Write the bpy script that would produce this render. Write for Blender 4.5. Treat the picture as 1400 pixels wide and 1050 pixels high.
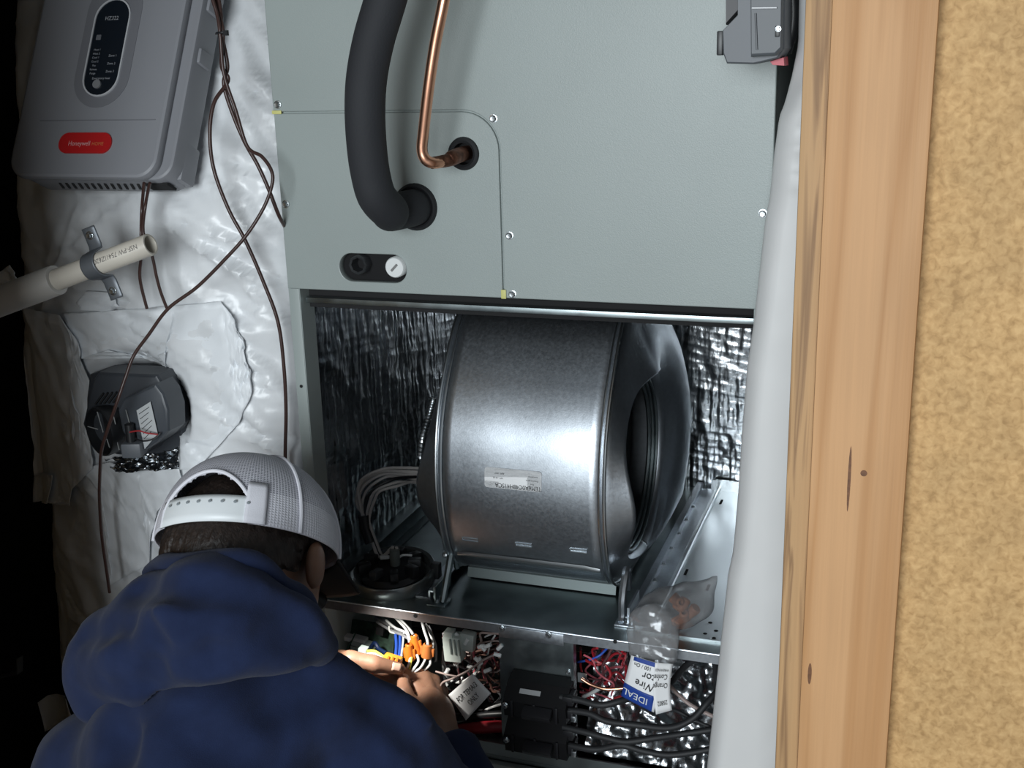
import bpy, bmesh, math, random
import numpy as np
from mathutils import Vector, Matrix
random.seed(7); rng = np.random.default_rng(7)
sc = bpy.context.scene
COL = sc.collection
for o in list(bpy.data.objects): bpy.data.objects.remove(o)

# ------------------------------------------------------------------ camera
F = 1600.0                                   # focal length in pixels of a 1400 px wide frame
def cam_axes(yaw, pitch, roll):
    cy, sy = math.cos(yaw), math.sin(yaw)
    f = np.array([-sy*math.cos(pitch), cy*math.cos(pitch), -math.sin(pitch)])
    r = np.array([cy, sy, 0.0]); d = np.cross(f, r)
    c, s = math.cos(roll), math.sin(roll)
    return np.array([c*r+s*d, -s*r+c*d, f])
RC = cam_axes(math.radians(19.63), math.radians(15.97), math.radians(1.6))
CC = np.array([0.75267, -1.27887, 1.28202])
cam_d = bpy.data.cameras.new('camera'); cam = bpy.data.objects.new('camera', cam_d); COL.objects.link(cam)
cam_d.sensor_width = 36.0; cam_d.lens = F/1400*36; cam_d.clip_start = 0.02; cam_d.clip_end = 60
M = Matrix.Identity(4)
for i in range(3):
    M[i][0] = RC[0][i]; M[i][1] = -RC[1][i]; M[i][2] = -RC[2][i]; M[i][3] = CC[i]
cam.matrix_world = M
sc.camera = cam

# ------------------------------------------------------------------ light
w = bpy.data.worlds.new('world'); sc.world = w; w.use_nodes = True
w.node_tree.nodes['Background'].inputs[0].default_value = (0.80, 0.90, 1.0, 1)
w.node_tree.nodes['Background'].inputs[1].default_value = 0.13
def area(name, loc, target, sx, sy, power, col):
    l = bpy.data.lights.new(name, 'AREA'); l.shape = 'RECTANGLE'; l.size = sx; l.size_y = sy
    l.energy = power; l.color = col
    o = bpy.data.objects.new(name, l); COL.objects.link(o); o.location = loc
    o.rotation_euler = (Vector(target)-Vector(loc)).to_track_quat('-Z', 'Y').to_euler()
    return o
area('window_daylight', (0.45, -3.3, 1.35), (0.35, 0, 0.85), 1.5, 1.4, 86, (0.90, 0.965, 1.0))
vs = sc.view_settings
vs.view_transform = 'Standard'; vs.look = 'None'; vs.gamma = 1.0; vs.exposure = 0.0; vs.use_curve_mapping = False

# ------------------------------------------------------------------ helpers
def ray(x, y): return RC.T @ np.array([(x-700)/F, (y-525)/F, 1.0])
def at(x, y, Y):
    """world point that stands at depth Y (metres behind the cabinet face) on the sight line of a photo position"""
    d = ray(x, y); t = (Y-CC[1])/d[1]; return Vector(CC+t*d)
def atx(x, y, X):
    d = ray(x, y); t = (X-CC[0])/d[0]; return Vector(CC+t*d)
def atz(x, y, Z):
    d = ray(x, y); t = (Z-CC[2])/d[2]; return Vector(CC+t*d)
V = Vector
class MB:
    def __init__(s): s.v = []; s.f = []
    def add(s, vs, fs, mat=None):
        b = len(s.v)
        s.v += [tuple(mat @ V(p)) if mat is not None else tuple(p) for p in vs]
        s.f += [tuple(i+b for i in f) for f in fs]; return s
    def box(s, c, size, mat=None, bev=0.0):
        hx, hy, hz = [d/2 for d in size]; c = V(c); bev = min(bev, hx*.95, hy*.95, hz*.95)
        if bev <= 0:
            vs = [c+V((x*hx, y*hy, z*hz)) for x in (-1, 1) for y in (-1, 1) for z in (-1, 1)]
            fs = [(0,1,3,2),(4,6,7,5),(0,4,5,1),(2,3,7,6),(0,2,6,4),(1,5,7,3)]
            return s.add(vs, fs, mat)
        bm = bmesh.new(); bmesh.ops.create_cube(bm, size=1.0)
        for v in bm.verts: v.co = V((v.co.x*hx*2, v.co.y*hy*2, v.co.z*hz*2))
        bmesh.ops.bevel(bm, geom=bm.edges[:], offset=bev, segments=2, profile=.6, affect='EDGES')
        bm.verts.index_update()
        vs = [c+v.co for v in bm.verts]; fs = [[v.index for v in f.verts] for f in bm.faces]; bm.free()
        return s.add(vs, fs, mat)
    def tube(s, pts, r, n=10, cap=True, sub=0):
        P = [V(p) for p in pts]
        if sub: P = spline(P, sub)
        m = len(P); rs = r if hasattr(r, '__len__') else [r]*m
        if hasattr(r, '__len__') and len(r) != m:
            rs = list(np.interp(np.linspace(0, 1, m), np.linspace(0, 1, len(r)), r))
        T = [(P[min(i+1, m-1)]-P[max(i-1, 0)]).normalized() for i in range(m)]
        a = V((0, 0, 1)) if abs(T[0].z) < .9 else V((1, 0, 0))
        N = (a-T[0]*a.dot(T[0])).normalized(); vs = []
        for i in range(m):
            N = (N-T[i]*N.dot(T[i]))
            N = N.normalized() if N.length > 1e-6 else V((1, 0, 0))
            B = T[i].cross(N)
            for k in range(n):
                t = 2*math.pi*k/n; vs.append(P[i]+(N*math.cos(t)+B*math.sin(t))*rs[i])
        fs = [(i*n+k, i*n+(k+1) % n, (i+1)*n+(k+1) % n, (i+1)*n+k) for i in range(m-1) for k in range(n)]
        if cap: fs += [tuple(range(n))[::-1], tuple((m-1)*n+k for k in range(n))]
        return s.add(vs, fs)
    def lathe(s, prof, c, axis, n=32, a0=0, a1=2*math.pi, up=None):
        """prof: list of (distance along axis, radius)"""
        A = V(axis).normalized(); u = V(up) if up is not None else (V((0, 0, 1)) if abs(A.z) < .9 else V((1, 0, 0)))
        U = (u-A*u.dot(A)).normalized(); W = A.cross(U); c = V(c); full = abs(a1-a0-2*math.pi) < 1e-6
        k = n if full else n+1; vs = []
        for d, r in prof:
            for i in range(k):
                t = a0+(a1-a0)*i/n; vs.append(c+A*d+(U*math.cos(t)+W*math.sin(t))*r)
        fs = []
        for j in range(len(prof)-1):
            for i in range(n):
                i2 = (i+1) % k; fs.append((j*k+i, j*k+i2, (j+1)*k+i2, (j+1)*k+i))
        return s.add(vs, fs)
    def grid(s, P):
        """P: array (m, n, 3)"""
        m, n = P.shape[:2]
        return s.add([tuple(p) for p in P.reshape(-1, 3)],
                     [(i*n+j, i*n+j+1, (i+1)*n+j+1, (i+1)*n+j) for i in range(m-1) for j in range(n-1)])
    def prism(s, poly, fr, to, e1=(1,0,0), e2=(0,0,1), n=(0,1,0), o=(0,0,0), taper=1.0):
        """2-D polygon extruded along n from fr to to"""
        e1, e2, n, o = V(e1), V(e2), V(n), V(o); k = len(poly)
        cx = sum(p[0] for p in poly)/k; cy = sum(p[1] for p in poly)/k
        vs = [o+e1*p[0]+e2*p[1]+n*fr for p in poly]
        vs += [o+e1*(cx+(p[0]-cx)*taper)+e2*(cy+(p[1]-cy)*taper)+n*to for p in poly]
        fs = [tuple(range(k))[::-1], tuple(range(k, 2*k))]+[(i, (i+1) % k, (i+1) % k+k, i+k) for i in range(k)]
        return s.add(vs, fs)
    def mesh(s, name):
        me = bpy.data.meshes.new(name); me.from_pydata(s.v, [], s.f); me.validate()
        bm = bmesh.new(); bm.from_mesh(me); bmesh.ops.recalc_face_normals(bm, faces=bm.faces[:]); bm.to_mesh(me); bm.free()
        me.update(); return me
def spline(P, sub):
    P = [V(p) for p in P]; out = []
    for i in range(len(P)-1):
        p0 = P[max(i-1, 0)]; p1 = P[i]; p2 = P[i+1]; p3 = P[min(i+2, len(P)-1)]
        for k in range(sub):
            t = k/sub; t2 = t*t; t3 = t2*t
            out.append(.5*((2*p1)+(p2-p0)*t+(2*p0-5*p1+4*p2-p3)*t2+(3*p1-p0-3*p2+p3)*t3))
    out.append(P[-1]); return out
def smooth(me, ang=40):
    me.polygons.foreach_set('use_smooth', [True]*len(me.polygons))
    try: me.set_sharp_from_angle(angle=math.radians(ang))
    except Exception: pass
def link(name, me, mat, parent=None, sm=40, label=None):
    if sm: smooth(me, sm)
    o = bpy.data.objects.new(name, me); COL.objects.link(o)
    if mat is not None:
        me.materials.clear(); me.materials.append(mat)
    if parent is not None:
        o.parent = parent; o.matrix_parent_inverse = inv_world(parent)
    if label: o['label'] = label
    return o
def inv_world(p):
    return Matrix.LocRotScale(p.location, p.rotation_euler, p.scale).inverted() if p.parent is None else Matrix.Identity(4)
def obj(name, mb, mat, parent=None, sm=40, label=None): return link(name, mb.mesh(name), mat, parent, sm, label)
def tag(o, label, cat, group=None):
    o['label'] = label; o['category'] = cat
    if group: o['group'] = group
    return o
def thing(name, loc, label, cat, group=None):
    o = bpy.data.objects.new(name, None); COL.objects.link(o); o.location = loc; o.empty_display_size = .05
    return tag(o, label, cat, group)
def struct(name, mb, mat, sm=40, label=None):
    o = obj(name, mb, mat, None, sm); o['kind'] = 'structure'
    if label: o['label'] = label
    return o
def curve_mesh(name, splines, depth, bev=0.0, to_world=None):
    """filled 2-D outline(s) with holes, extruded; to_world(x,y,z)->world"""
    cu = bpy.data.curves.new(name, 'CURVE'); cu.dimensions = '2D'; cu.fill_mode = 'BOTH'; cu.extrude = depth/2; cu.bevel_depth = bev; cu.bevel_resolution = 1
    for pts in splines:
        sp = cu.splines.new('POLY'); sp.points.add(len(pts)-1); sp.use_cyclic_u = True
        for p, q in zip(sp.points, pts): p.co = (q[0], q[1], 0, 1)
    ob = bpy.data.objects.new(name, cu); COL.objects.link(ob)
    dg = bpy.context.evaluated_depsgraph_get(); me = bpy.data.meshes.new_from_object(ob.evaluated_get(dg))
    bpy.data.objects.remove(ob); bpy.data.curves.remove(cu)
    if to_world:
        for v in me.vertices: v.co = to_world(*v.co)
        me.update()
        bm = bmesh.new(); bm.from_mesh(me); bmesh.ops.recalc_face_normals(bm, faces=bm.faces[:]); bm.to_mesh(me); bm.free()
    return me
def rrect(x0, y0, x1, y1, r, n=6):
    out = []
    for cx, cy, a in ((x1-r, y1-r, 0), (x0+r, y1-r, 90), (x0+r, y0+r, 180), (x1-r, y0+r, 270)):
        for k in range(n+1):
            t = math.radians(a+90*k/n); out.append((cx+r*math.cos(t), cy+r*math.sin(t)))
    return out
def circle(cx, cy, r, n=32): return [(cx+r*math.cos(2*math.pi*k/n), cy+r*math.sin(2*math.pi*k/n)) for k in range(n)]
def text_mesh(name, body, size, origin, ex, ey, squeeze=1.0, thick=0.0, warp=None):
    """flat lettering; origin = centre, ex/ey world directions of reading and up"""
    cu = bpy.data.curves.new(name, 'FONT'); cu.body = body; cu.size = size; cu.align_x = 'CENTER'; cu.align_y = 'CENTER'; cu.extrude = thick; cu.resolution_u = 3
    ob = bpy.data.objects.new(name, cu); COL.objects.link(ob)
    dg = bpy.context.evaluated_depsgraph_get(); me = bpy.data.meshes.new_from_object(ob.evaluated_get(dg))
    bpy.data.objects.remove(ob); bpy.data.curves.remove(cu)
    ex, ey, o = V(ex).normalized(), V(ey).normalized(), V(origin)
    for v in me.vertices:
        v.co = warp(v.co.x*squeeze, v.co.y) if warp else o+ex*v.co.x*squeeze+ey*v.co.y
    me.update(); return me

# value noise
_T = rng.random((64, 64, 64)).astype(np.float32)
def vnoise(x, y, z=None):
    x = np.asarray(x, dtype=np.float64); y = np.asarray(y, dtype=np.float64); z = np.zeros_like(x) if z is None else np.asarray(z, dtype=np.float64)+0*x
    xi, yi, zi = np.floor(x).astype(int), np.floor(y).astype(int), np.floor(z).astype(int)
    fx, fy, fz = x-xi, y-yi, z-zi; fx, fy, fz = [t*t*(3-2*t) for t in (fx, fy, fz)]
    g = lambda a, b, c: _T[(xi+a) & 63, (yi+b) & 63, (zi+c) & 63]
    l = lambda a, b, t: a+(b-a)*t
    return l(l(l(g(0,0,0), g(1,0,0), fx), l(g(0,1,0), g(1,1,0), fx), fy), l(l(g(0,0,1), g(1,0,1), fx), l(g(0,1,1), g(1,1,1), fx), fy), fz)*2-1
def fbm(x, y, z=None, o=4):
    s = 0; a = .5; k = 1.0
    for i in range(o):
        s = s+a*vnoise(np.asarray(x)*k+i*7.3, np.asarray(y)*k+i*3.1, None if z is None else np.asarray(z)*k); a *= .5; k *= 2.03
    return s
def ridged(x, y, o=3):
    s = 0; a = .6; k = 1.0
    for i in range(o):
        s = s+a*(1-2*np.abs(vnoise(np.asarray(x)*k+i*11.7, np.asarray(y)*k+i*5.3))); a *= .5; k *= 1.9
    return s

# signed-distance modelling: surface nets
def smin(a, b, k):
    h = np.maximum(k-np.abs(a-b), 0)/k; return np.minimum(a, b)-h*h*k*.25
def smax(a, b, k): return -smin(-a, -b, k)
def cap(P, a, b, ra, rb=None):
    rb = ra if rb is None else rb; a = np.array(a, dtype=np.float32); b = np.array(b, dtype=np.float32); d = b-a
    t = np.clip(((P-a)@d)/max(float(d@d), 1e-9), 0, 1)
    return np.sqrt((((P-a)-t[..., None]*d)**2).sum(-1))-(ra+(rb-ra)*t)
def ell(P, c, r, rot=None):
    q = P-np.array(c, dtype=np.float32)
    if rot is not None: q = q@np.array(rot, dtype=np.float32).T
    r = np.array(r, dtype=np.float32)
    k0 = np.sqrt(((q/r)**2).sum(-1)); k1 = np.sqrt(((q/(r*r))**2).sum(-1))+1e-9
    return k0*(k0-1)/k1
def surface_nets(fn, lo, hi, h, B=12):
    lo = np.array(lo, dtype=np.float32); n = np.ceil((np.array(hi)-lo)/h/B).astype(int)*B+1
    val = np.empty(n, dtype=np.float32)
    nb = (n-1)//B
    cen = np.stack(np.meshgrid(*[np.arange(k)*B*h+B*h/2 for k in nb], indexing='ij'), -1).astype(np.float32)+lo
    cv = fn(cen.reshape(-1, 3)).reshape(nb)
    val[:] = 1.0
    for i in range(nb[0]):
        for j in range(nb[1]):
            for k in range(nb[2]):
                sl = (slice(i*B, i*B+B+1), slice(j*B, j*B+B+1), slice(k*B, k*B+B+1))
                if abs(cv[i, j, k]) > B*h*1.5: val[sl] = cv[i, j, k]
    idx = np.argwhere(np.abs(cv) <= B*h*1.5)
    loc = np.stack(np.meshgrid(*[np.arange(B+1)]*3, indexing='ij'), -1).reshape(-1, 3)
    for c0 in range(0, len(idx), 64):
        ch = idx[c0:c0+64]; g = (ch[:, None, :]*B+loc[None]); P = (g*h).astype(np.float32)+lo
        v = fn(P.reshape(-1, 3)).reshape(len(ch), -1)
        val[g[..., 0], g[..., 1], g[..., 2]] = v
    s = val < 0
    c = [(a, b, d) for a in (0, 1) for b in (0, 1) for d in (0, 1)]
    sh = lambda A, o: A[o[0]:A.shape[0]-1+o[0], o[1]:A.shape[1]-1+o[1], o[2]:A.shape[2]-1+o[2]]
    cnt = sum(sh(s, o).astype(np.int8) for o in c); act = (cnt > 0) & (cnt < 8)
    ai = np.argwhere(act); acc = np.zeros((len(ai), 3)); num = np.zeros(len(ai))
    cv8 = {o: val[ai[:, 0]+o[0], ai[:, 1]+o[1], ai[:, 2]+o[2]] for o in c}
    for o in c:
        for ax in range(3):
            if o[ax] == 0:
                p = list(o); p[ax] = 1; p = tuple(p); A, Bv = cv8[o], cv8[p]; m = (A < 0) != (Bv < 0)
                t = np.where(m, A/(A-Bv+1e-12), 0); q = np.zeros((len(ai), 3)); q[:] = o; q[:, ax] += t
                acc[m] += q[m]; num += m
    vert = (ai+acc/num[:, None])*h+lo
    ids = -np.ones(act.shape, dtype=int); ids[ai[:, 0], ai[:, 1], ai[:, 2]] = np.arange(len(ai))
    faces = []
    for ax in range(3):
        b, d = [k for k in range(3) if k != ax]
        s0 = [slice(1, -1)]*3; s1 = [slice(1, -1)]*3; s0[ax] = slice(0, -1); s1[ax] = slice(1, None)
        e = np.argwhere(s[tuple(s0)] != s[tuple(s1)])
        off = np.ones(3, int); off[ax] = 0; e = e+off
        fl = s[e[:, 0], e[:, 1], e[:, 2]]
        def cid(db, dd):
            q = e.copy(); q[:, b] -= db; q[:, d] -= dd; return ids[q[:, 0], q[:, 1], q[:, 2]]
        Q = np.stack([cid(1, 1), cid(0, 1), cid(0, 0), cid(1, 0)], 1)
        if ax == 1: fl = ~fl
        Q[~fl] = Q[~fl][:, ::-1]; faces.append(Q)
    return vert, np.concatenate(faces)
def sdf_mesh(name, fn, lo, hi, h, relax=1):
    v, f = surface_nets(fn, lo, hi, h)
    for _ in range(relax):
        s = np.zeros_like(v); n = np.zeros(len(v))
        for a in range(4):
            i, j = f[:, a], f[:, (a+1) % 4]
            np.add.at(s, i, v[j]); np.add.at(s, j, v[i]); np.add.at(n, i, 1); np.add.at(n, j, 1)
        v = v*.5+.5*s/np.maximum(n, 1)[:, None]
    me = bpy.data.meshes.new(name); me.from_pydata(v.tolist(), [], f.tolist()); me.update(); return me

# ------------------------------------------------------------------ materials
def srgb(r, g, b):
    f = lambda c: (c/255/12.92) if c <= 10 else ((c/255+.055)/1.055)**2.4
    return (f(r), f(g), f(b), 1)
MATS = {}
def mat(name, col, rough=.5, metal=0.0, noise=0.0, nscale=20, stretch=(1,1,1), bump=0.0, bscale=60, bstretch=(1,1,1), rvar=0.0, trans=0.0, alpha=1.0, emit=None, col2=None, coat=0.0, spec=None, detail=4, sheen=0, ior=None):
    if name in MATS: return MATS[name]
    m = bpy.data.materials.new(name); m.use_nodes = True; nt = m.node_tree; bs = nt.nodes['Principled BSDF']
    col = tuple(col) if len(col) == 4 else (*col, 1)
    bs.inputs['Base Color'].default_value = col; bs.inputs['Roughness'].default_value = rough; bs.inputs['Metallic'].default_value = metal
    if trans: bs.inputs['Transmission Weight'].default_value = trans
    if ior: bs.inputs['IOR'].default_value = ior
    if alpha < 1: bs.inputs['Alpha'].default_value = alpha
    if coat: bs.inputs['Coat Weight'].default_value = coat
    if spec is not None: bs.inputs['Specular IOR Level'].default_value = spec
    if sheen: bs.inputs['Sheen Weight'].default_value = sheen; bs.inputs['Sheen Roughness'].default_value = .5
    if emit: bs.inputs['Emission Color'].default_value = emit[0]; bs.inputs['Emission Strength'].default_value = emit[1]
    def tex(scale, st, det=detail):
        tc = nt.nodes.new('ShaderNodeTexCoord'); mp = nt.nodes.new('ShaderNodeMapping'); n = nt.nodes.new('ShaderNodeTexNoise')
        mp.inputs['Scale'].default_value = st; n.inputs['Scale'].default_value = scale; n.inputs['Detail'].default_value = det
        nt.links.new(tc.outputs['Object'], mp.inputs['Vector']); nt.links.new(mp.outputs['Vector'], n.inputs['Vector']); return n
    if noise or col2:
        n = tex(nscale, stretch); cr = nt.nodes.new('ShaderNodeMix'); cr.data_type = 'RGBA'
        c2 = col2 if col2 else tuple(max(0, c*(1-noise)) for c in col[:3])+(1,)
        rmp = nt.nodes.new('ShaderNodeMapRange'); rmp.inputs[1].default_value = .35; rmp.inputs[2].default_value = .65
        nt.links.new(n.outputs['Fac'], rmp.inputs[0]); nt.links.new(rmp.outputs[0], cr.inputs[0])
        cr.inputs[6].default_value = col; cr.inputs[7].default_value = c2; nt.links.new(cr.outputs[2], bs.inputs['Base Color'])
    if rvar:
        n = tex(nscale*1.7, stretch); mr = nt.nodes.new('ShaderNodeMapRange'); mr.inputs[1].default_value = .3; mr.inputs[2].default_value = .7
        mr.inputs[3].default_value = rough-rvar; mr.inputs[4].default_value = rough+rvar
        nt.links.new(n.outputs['Fac'], mr.inputs[0]); nt.links.new(mr.outputs[0], bs.inputs['Roughness'])
    if bump:
        n = tex(bscale, bstretch); b = nt.nodes.new('ShaderNodeBump'); b.inputs['Strength'].default_value = bump; b.inputs['Distance'].default_value = .002
        nt.links.new(n.outputs['Fac'], b.inputs['Height']); nt.links.new(b.outputs[0], bs.inputs['Normal'])
    MATS[name] = m; return m
m_cab = mat('cabinet_paint', (.325, .368, .358), rough=.38, bump=.12, bscale=900, noise=.05, nscale=6)
m_cab2 = mat('cabinet_paint_plain', (.325, .368, .358), rough=.42)
m_galv = mat('galvanised_steel', (.54, .58, .625), rough=.37, metal=1, noise=.09, nscale=150, rvar=.03, bump=.03, bscale=500)
m_deck = mat('deck_steel', (.34, .39, .40), rough=.34, metal=1, noise=.18, nscale=18, rvar=.06)
m_bright = mat('bright_steel', (.66, .70, .72), rough=.28, metal=1)
m_foil = mat('foil_facing', (.55, .575, .60), rough=.25, metal=1, noise=.2, nscale=40, bump=.35, bscale=160, bstretch=(1,1,.35))
m_dark = mat('dark_void', (.012, .012, .013), rough=.9)  # near-black colour standing in for shade in gaps, holes and slots
m_black = mat('black_plastic', (.016, .017, .019), rough=.38)
m_rubber = mat('black_rubber', (.014, .015, .017), rough=.6)
m_foam = mat('foam_insulation', (.022, .0235, .028), rough=.78, bump=.15, bscale=400, noise=.15, nscale=9)
m_copper = mat('copper', (.95, .50, .33), rough=.30, metal=1, noise=.15, nscale=30)
m_copper2 = mat('brazed_copper', (.30, .14, .095), rough=.5, metal=1, noise=.6, nscale=120)
m_wrap = mat('white_wrap', (.79, .81, .83), rough=.30, bump=.35, bscale=38, noise=.04, nscale=5)
m_tape = mat('white_tape', (.82, .85, .88), rough=.42, bump=.08, bscale=70)
m_gray = mat('gray_plastic', (.235, .24, .26), rough=.42, bump=.05, bscale=1500)
m_gray2 = mat('gray_plastic_recess', (.165, .168, .185), rough=.5)
m_char = mat('charcoal_plastic', (.050, .056, .066), rough=.42, bump=.05, bscale=1200)
m_char2 = mat('slate_plastic', (.115, .125, .14), rough=.45, bump=.05, bscale=1200)
m_red = mat('red_badge', (.42, .012, .014), rough=.4)
m_redp = mat('red_plastic', (.5, .02, .05), rough=.4)
m_white = mat('white_plastic', (.75, .77, .77), rough=.4)
m_ink = mat('black_ink', (.01, .01, .012), rough=.7)
m_inkw = mat('pale_ink', (.34, .35, .37), rough=.6)
m_inkr = mat('pink_ink', (.62, .33, .33), rough=.6)
m_paper = mat('white_paper', (.86, .87, .88), rough=.6)
m_navy = mat('display_lens', (.009, .013, .019), rough=.2)
m_silver = mat('silver_trim', (.50, .51, .53), rough=.3)
m_wirebr = mat('brown_cable', (.052, .026, .022), rough=.36)
m_pvc = mat('pvc', (.62, .575, .50), rough=.4, noise=.1, nscale=14)
m_strap = mat('zinc_strap', (.18, .19, .205), rough=.42, metal=.7)
m_yel = mat('yellow_tab', (.62, .6, .22), rough=.5)
# ------------------------------------------------------------------ setting
def wood_mat(name, base, dark, scale, contrast):
    m = bpy.data.materials.new(name); m.use_nodes = True; nt = m.node_tree; bs = nt.nodes['Principled BSDF']; L = nt.links.new; N = nt.nodes.new
    tc = N('ShaderNodeTexCoord'); mp = N('ShaderNodeMapping'); mp.inputs['Scale'].default_value = (1, 1, .045); L(tc.outputs['Object'], mp.inputs[0])
    n1 = N('ShaderNodeTexNoise'); n1.inputs['Scale'].default_value = scale; n1.inputs['Detail'].default_value = 3; n1.inputs['Distortion'].default_value = .6; L(mp.outputs[0], n1.inputs[0])
    mul = N('ShaderNodeMath'); mul.operation = 'MULTIPLY'; mul.inputs[1].default_value = contrast; L(n1.outputs[0], mul.inputs[0])
    fr = N('ShaderNodeMath'); fr.operation = 'PINGPONG'; fr.inputs[1].default_value = 1; L(mul.outputs[0], fr.inputs[0])
    mp2 = N('ShaderNodeMapping'); mp2.inputs['Scale'].default_value = (1, 1, .02); L(tc.outputs['Object'], mp2.inputs[0])
    n2 = N('ShaderNodeTexNoise'); n2.inputs['Scale'].default_value = 420; n2.inputs['Detail'].default_value = 2; L(mp2.outputs[0], n2.inputs[0])
    n3 = N('ShaderNodeTexNoise'); n3.inputs['Scale'].default_value = 5; L(tc.outputs['Object'], n3.inputs[0])
    r1 = N('ShaderNodeValToRGB'); r1.color_ramp.elements[0].color = base; r1.color_ramp.elements[1].color = dark; r1.color_ramp.elements[0].position = .35; r1.color_ramp.elements[1].position = 1.15 if False else 1.0; L(fr.outputs[0], r1.inputs[0])
    mx = N('ShaderNodeMix'); mx.data_type = 'RGBA'; mx.blend_type = 'MULTIPLY'; mx.inputs[0].default_value = .16; L(r1.outputs[0], mx.inputs[6]); L(n2.outputs[0], mx.inputs[7])
    mx2 = N('ShaderNodeMix'); mx2.data_type = 'RGBA'; mx2.blend_type = 'MULTIPLY'; mx2.inputs[0].default_value = .25; L(mx.outputs[2], mx2.inputs[6]); L(n3.outputs[0], mx2.inputs[7])
    L(mx2.outputs[2], bs.inputs['Base Color']); bs.inputs['Roughness'].default_value = .62
    b = N('ShaderNodeBump'); b.inputs['Strength'].default_value = .12; b.inputs['Distance'].default_value = .002; L(n2.outputs[0], b.inputs['Height']); L(b.outputs[0], bs.inputs['Normal'])
    return m
m_wood = wood_mat('pine_board', (.72, .402, .188, 1), (.60, .308, .126, 1), 22, 6)
m_stud = wood_mat('rough_pine', (.60, .36, .17, 1), (.33, .185, .085, 1), 70, 7)
def mdf_mat():
    m = bpy.data.materials.new('particle_board'); m.use_nodes = True; nt = m.node_tree; bs = nt.nodes['Principled BSDF']; L = nt.links.new; N = nt.nodes.new
    tc = N('ShaderNodeTexCoord')
    n1 = N('ShaderNodeTexNoise'); n1.inputs['Scale'].default_value = 170; n1.inputs['Detail'].default_value = 5; n1.inputs['Distortion'].default_value = .5; L(tc.outputs['Object'], n1.inputs[0])
    n2 = N('ShaderNodeTexVoronoi'); n2.inputs['Scale'].default_value = 190; L(tc.outputs['Object'], n2.inputs[0])
    n3 = N('ShaderNodeTexNoise'); n3.inputs['Scale'].default_value = 28; n3.inputs['Detail'].default_value = 2; L(tc.outputs['Object'], n3.inputs[0])
    r = N('ShaderNodeValToRGB'); e = r.color_ramp.elements; e[0].position = .30; e[0].color = (.48, .280, .108, 1); e[1].position = .70; e[1].color = (.76, .485, .215, 1)
    k = e.new(.47); k.color = (.62, .375, .155, 1); L(n1.outputs[0], r.inputs[0])
    r2 = N('ShaderNodeValToRGB'); r2.color_ramp.elements[0].position = .05; r2.color_ramp.elements[0].color = (.72, .66, .6, 1); r2.color_ramp.elements[1].position = .3; L(n2.outputs['Distance'], r2.inputs[0])
    mx = N('ShaderNodeMix'); mx.data_type = 'RGBA'; mx.blend_type = 'MULTIPLY'; mx.inputs[0].default_value = .3; L(r.outputs[0], mx.inputs[6]); L(r2.outputs[0], mx.inputs[7])
    mx2 = N('ShaderNodeMix'); mx2.data_type = 'RGBA'; mx2.blend_type = 'MULTIPLY'; mx2.inputs[0].default_value = .3; L(mx.outputs[2], mx2.inputs[6]); L(n3.outputs[0], mx2.inputs[7])
    L(mx2.outputs[2], bs.inputs['Base Color']); bs.inputs['Roughness'].default_value = .7
    b = N('ShaderNodeBump'); b.inputs['Strength'].default_value = .1; b.inputs['Distance'].default_value = .002; L(n1.outputs[0], b.inputs['Height']); L(b.outputs[0], bs.inputs['Normal'])
    return m
m_mdf = mdf_mat()
m_closet = mat('closet_board', (.035, .032, .03), rough=.9, noise=.3, nscale=8)  # darkness of the unlit closet is put into this near-black colour
m_floor = mat('bounce_floor', (.40, .39, .38), rough=.85, noise=.4, nscale=10)  # floor colour raised to bounce light up onto blower and zone panel
FZ = -0.20
struct('floor', MB().box((.3, -1.2, FZ-.02), (3.6, 4.4, .04)), m_floor, label='closet floor paled to bounce light upward')
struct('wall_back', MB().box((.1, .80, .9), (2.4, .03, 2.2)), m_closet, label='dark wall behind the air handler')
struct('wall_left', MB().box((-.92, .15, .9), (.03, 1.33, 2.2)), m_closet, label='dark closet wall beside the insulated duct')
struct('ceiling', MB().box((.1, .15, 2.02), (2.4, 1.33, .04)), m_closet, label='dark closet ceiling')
# the doorway: board on the right jamb, framing behind it, and the board wall
YW = -0.35
struct('wall_shade', MB().box((-.525, YW-.15, .9), (.72, .16, 2.2)), m_mdf, label='unseen board wall added to shade the left duct')  # unseen wall put left of the doorway to block light from the duct
struct('wall_right', MB().box((1.30, YW+.028, .9), (1.10, .05, 2.2)), m_mdf, sm=0, label='tan particle board wall beside the doorway')
x0 = at(1140, 0, YW).x; x1 = at(1285, 0, YW).x
tb = MB().box(((x0+x1)/2+.0, YW-.006, .9), (x1-x0, .022, 2.2), bev=.003)
t1 = struct('trim_1', tb, m_wood, label='smooth pine trim board on the doorway edge')
m_knot = mat('knot', (.20, .085, .035), rough=.6, noise=.4, nscale=200)
for (kx, ky, kw, kh) in ((1181, 647, .0026, .0026), (1161, 655, .0012, .028), (1107, 921, .0016, .010)):
    p = at(kx, ky, YW-.017); pts = [(p.x+kw*math.cos(a), p.z+kh*math.sin(a)) for a in np.linspace(0, 2*math.pi, 14)[:-1]]
    o = link('knot', curve_mesh('knot', [pts], .0004, to_world=lambda x, y, z: V((x, YW-.0171+z, y))), m_knot, t1, 0)
struct('trim_2', MB().box((x0-.0095, YW+.035, .9), (.021, .075, 2.2), bev=.002), m_stud, label='rough sawn stud edge beside the smooth trim board')

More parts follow.
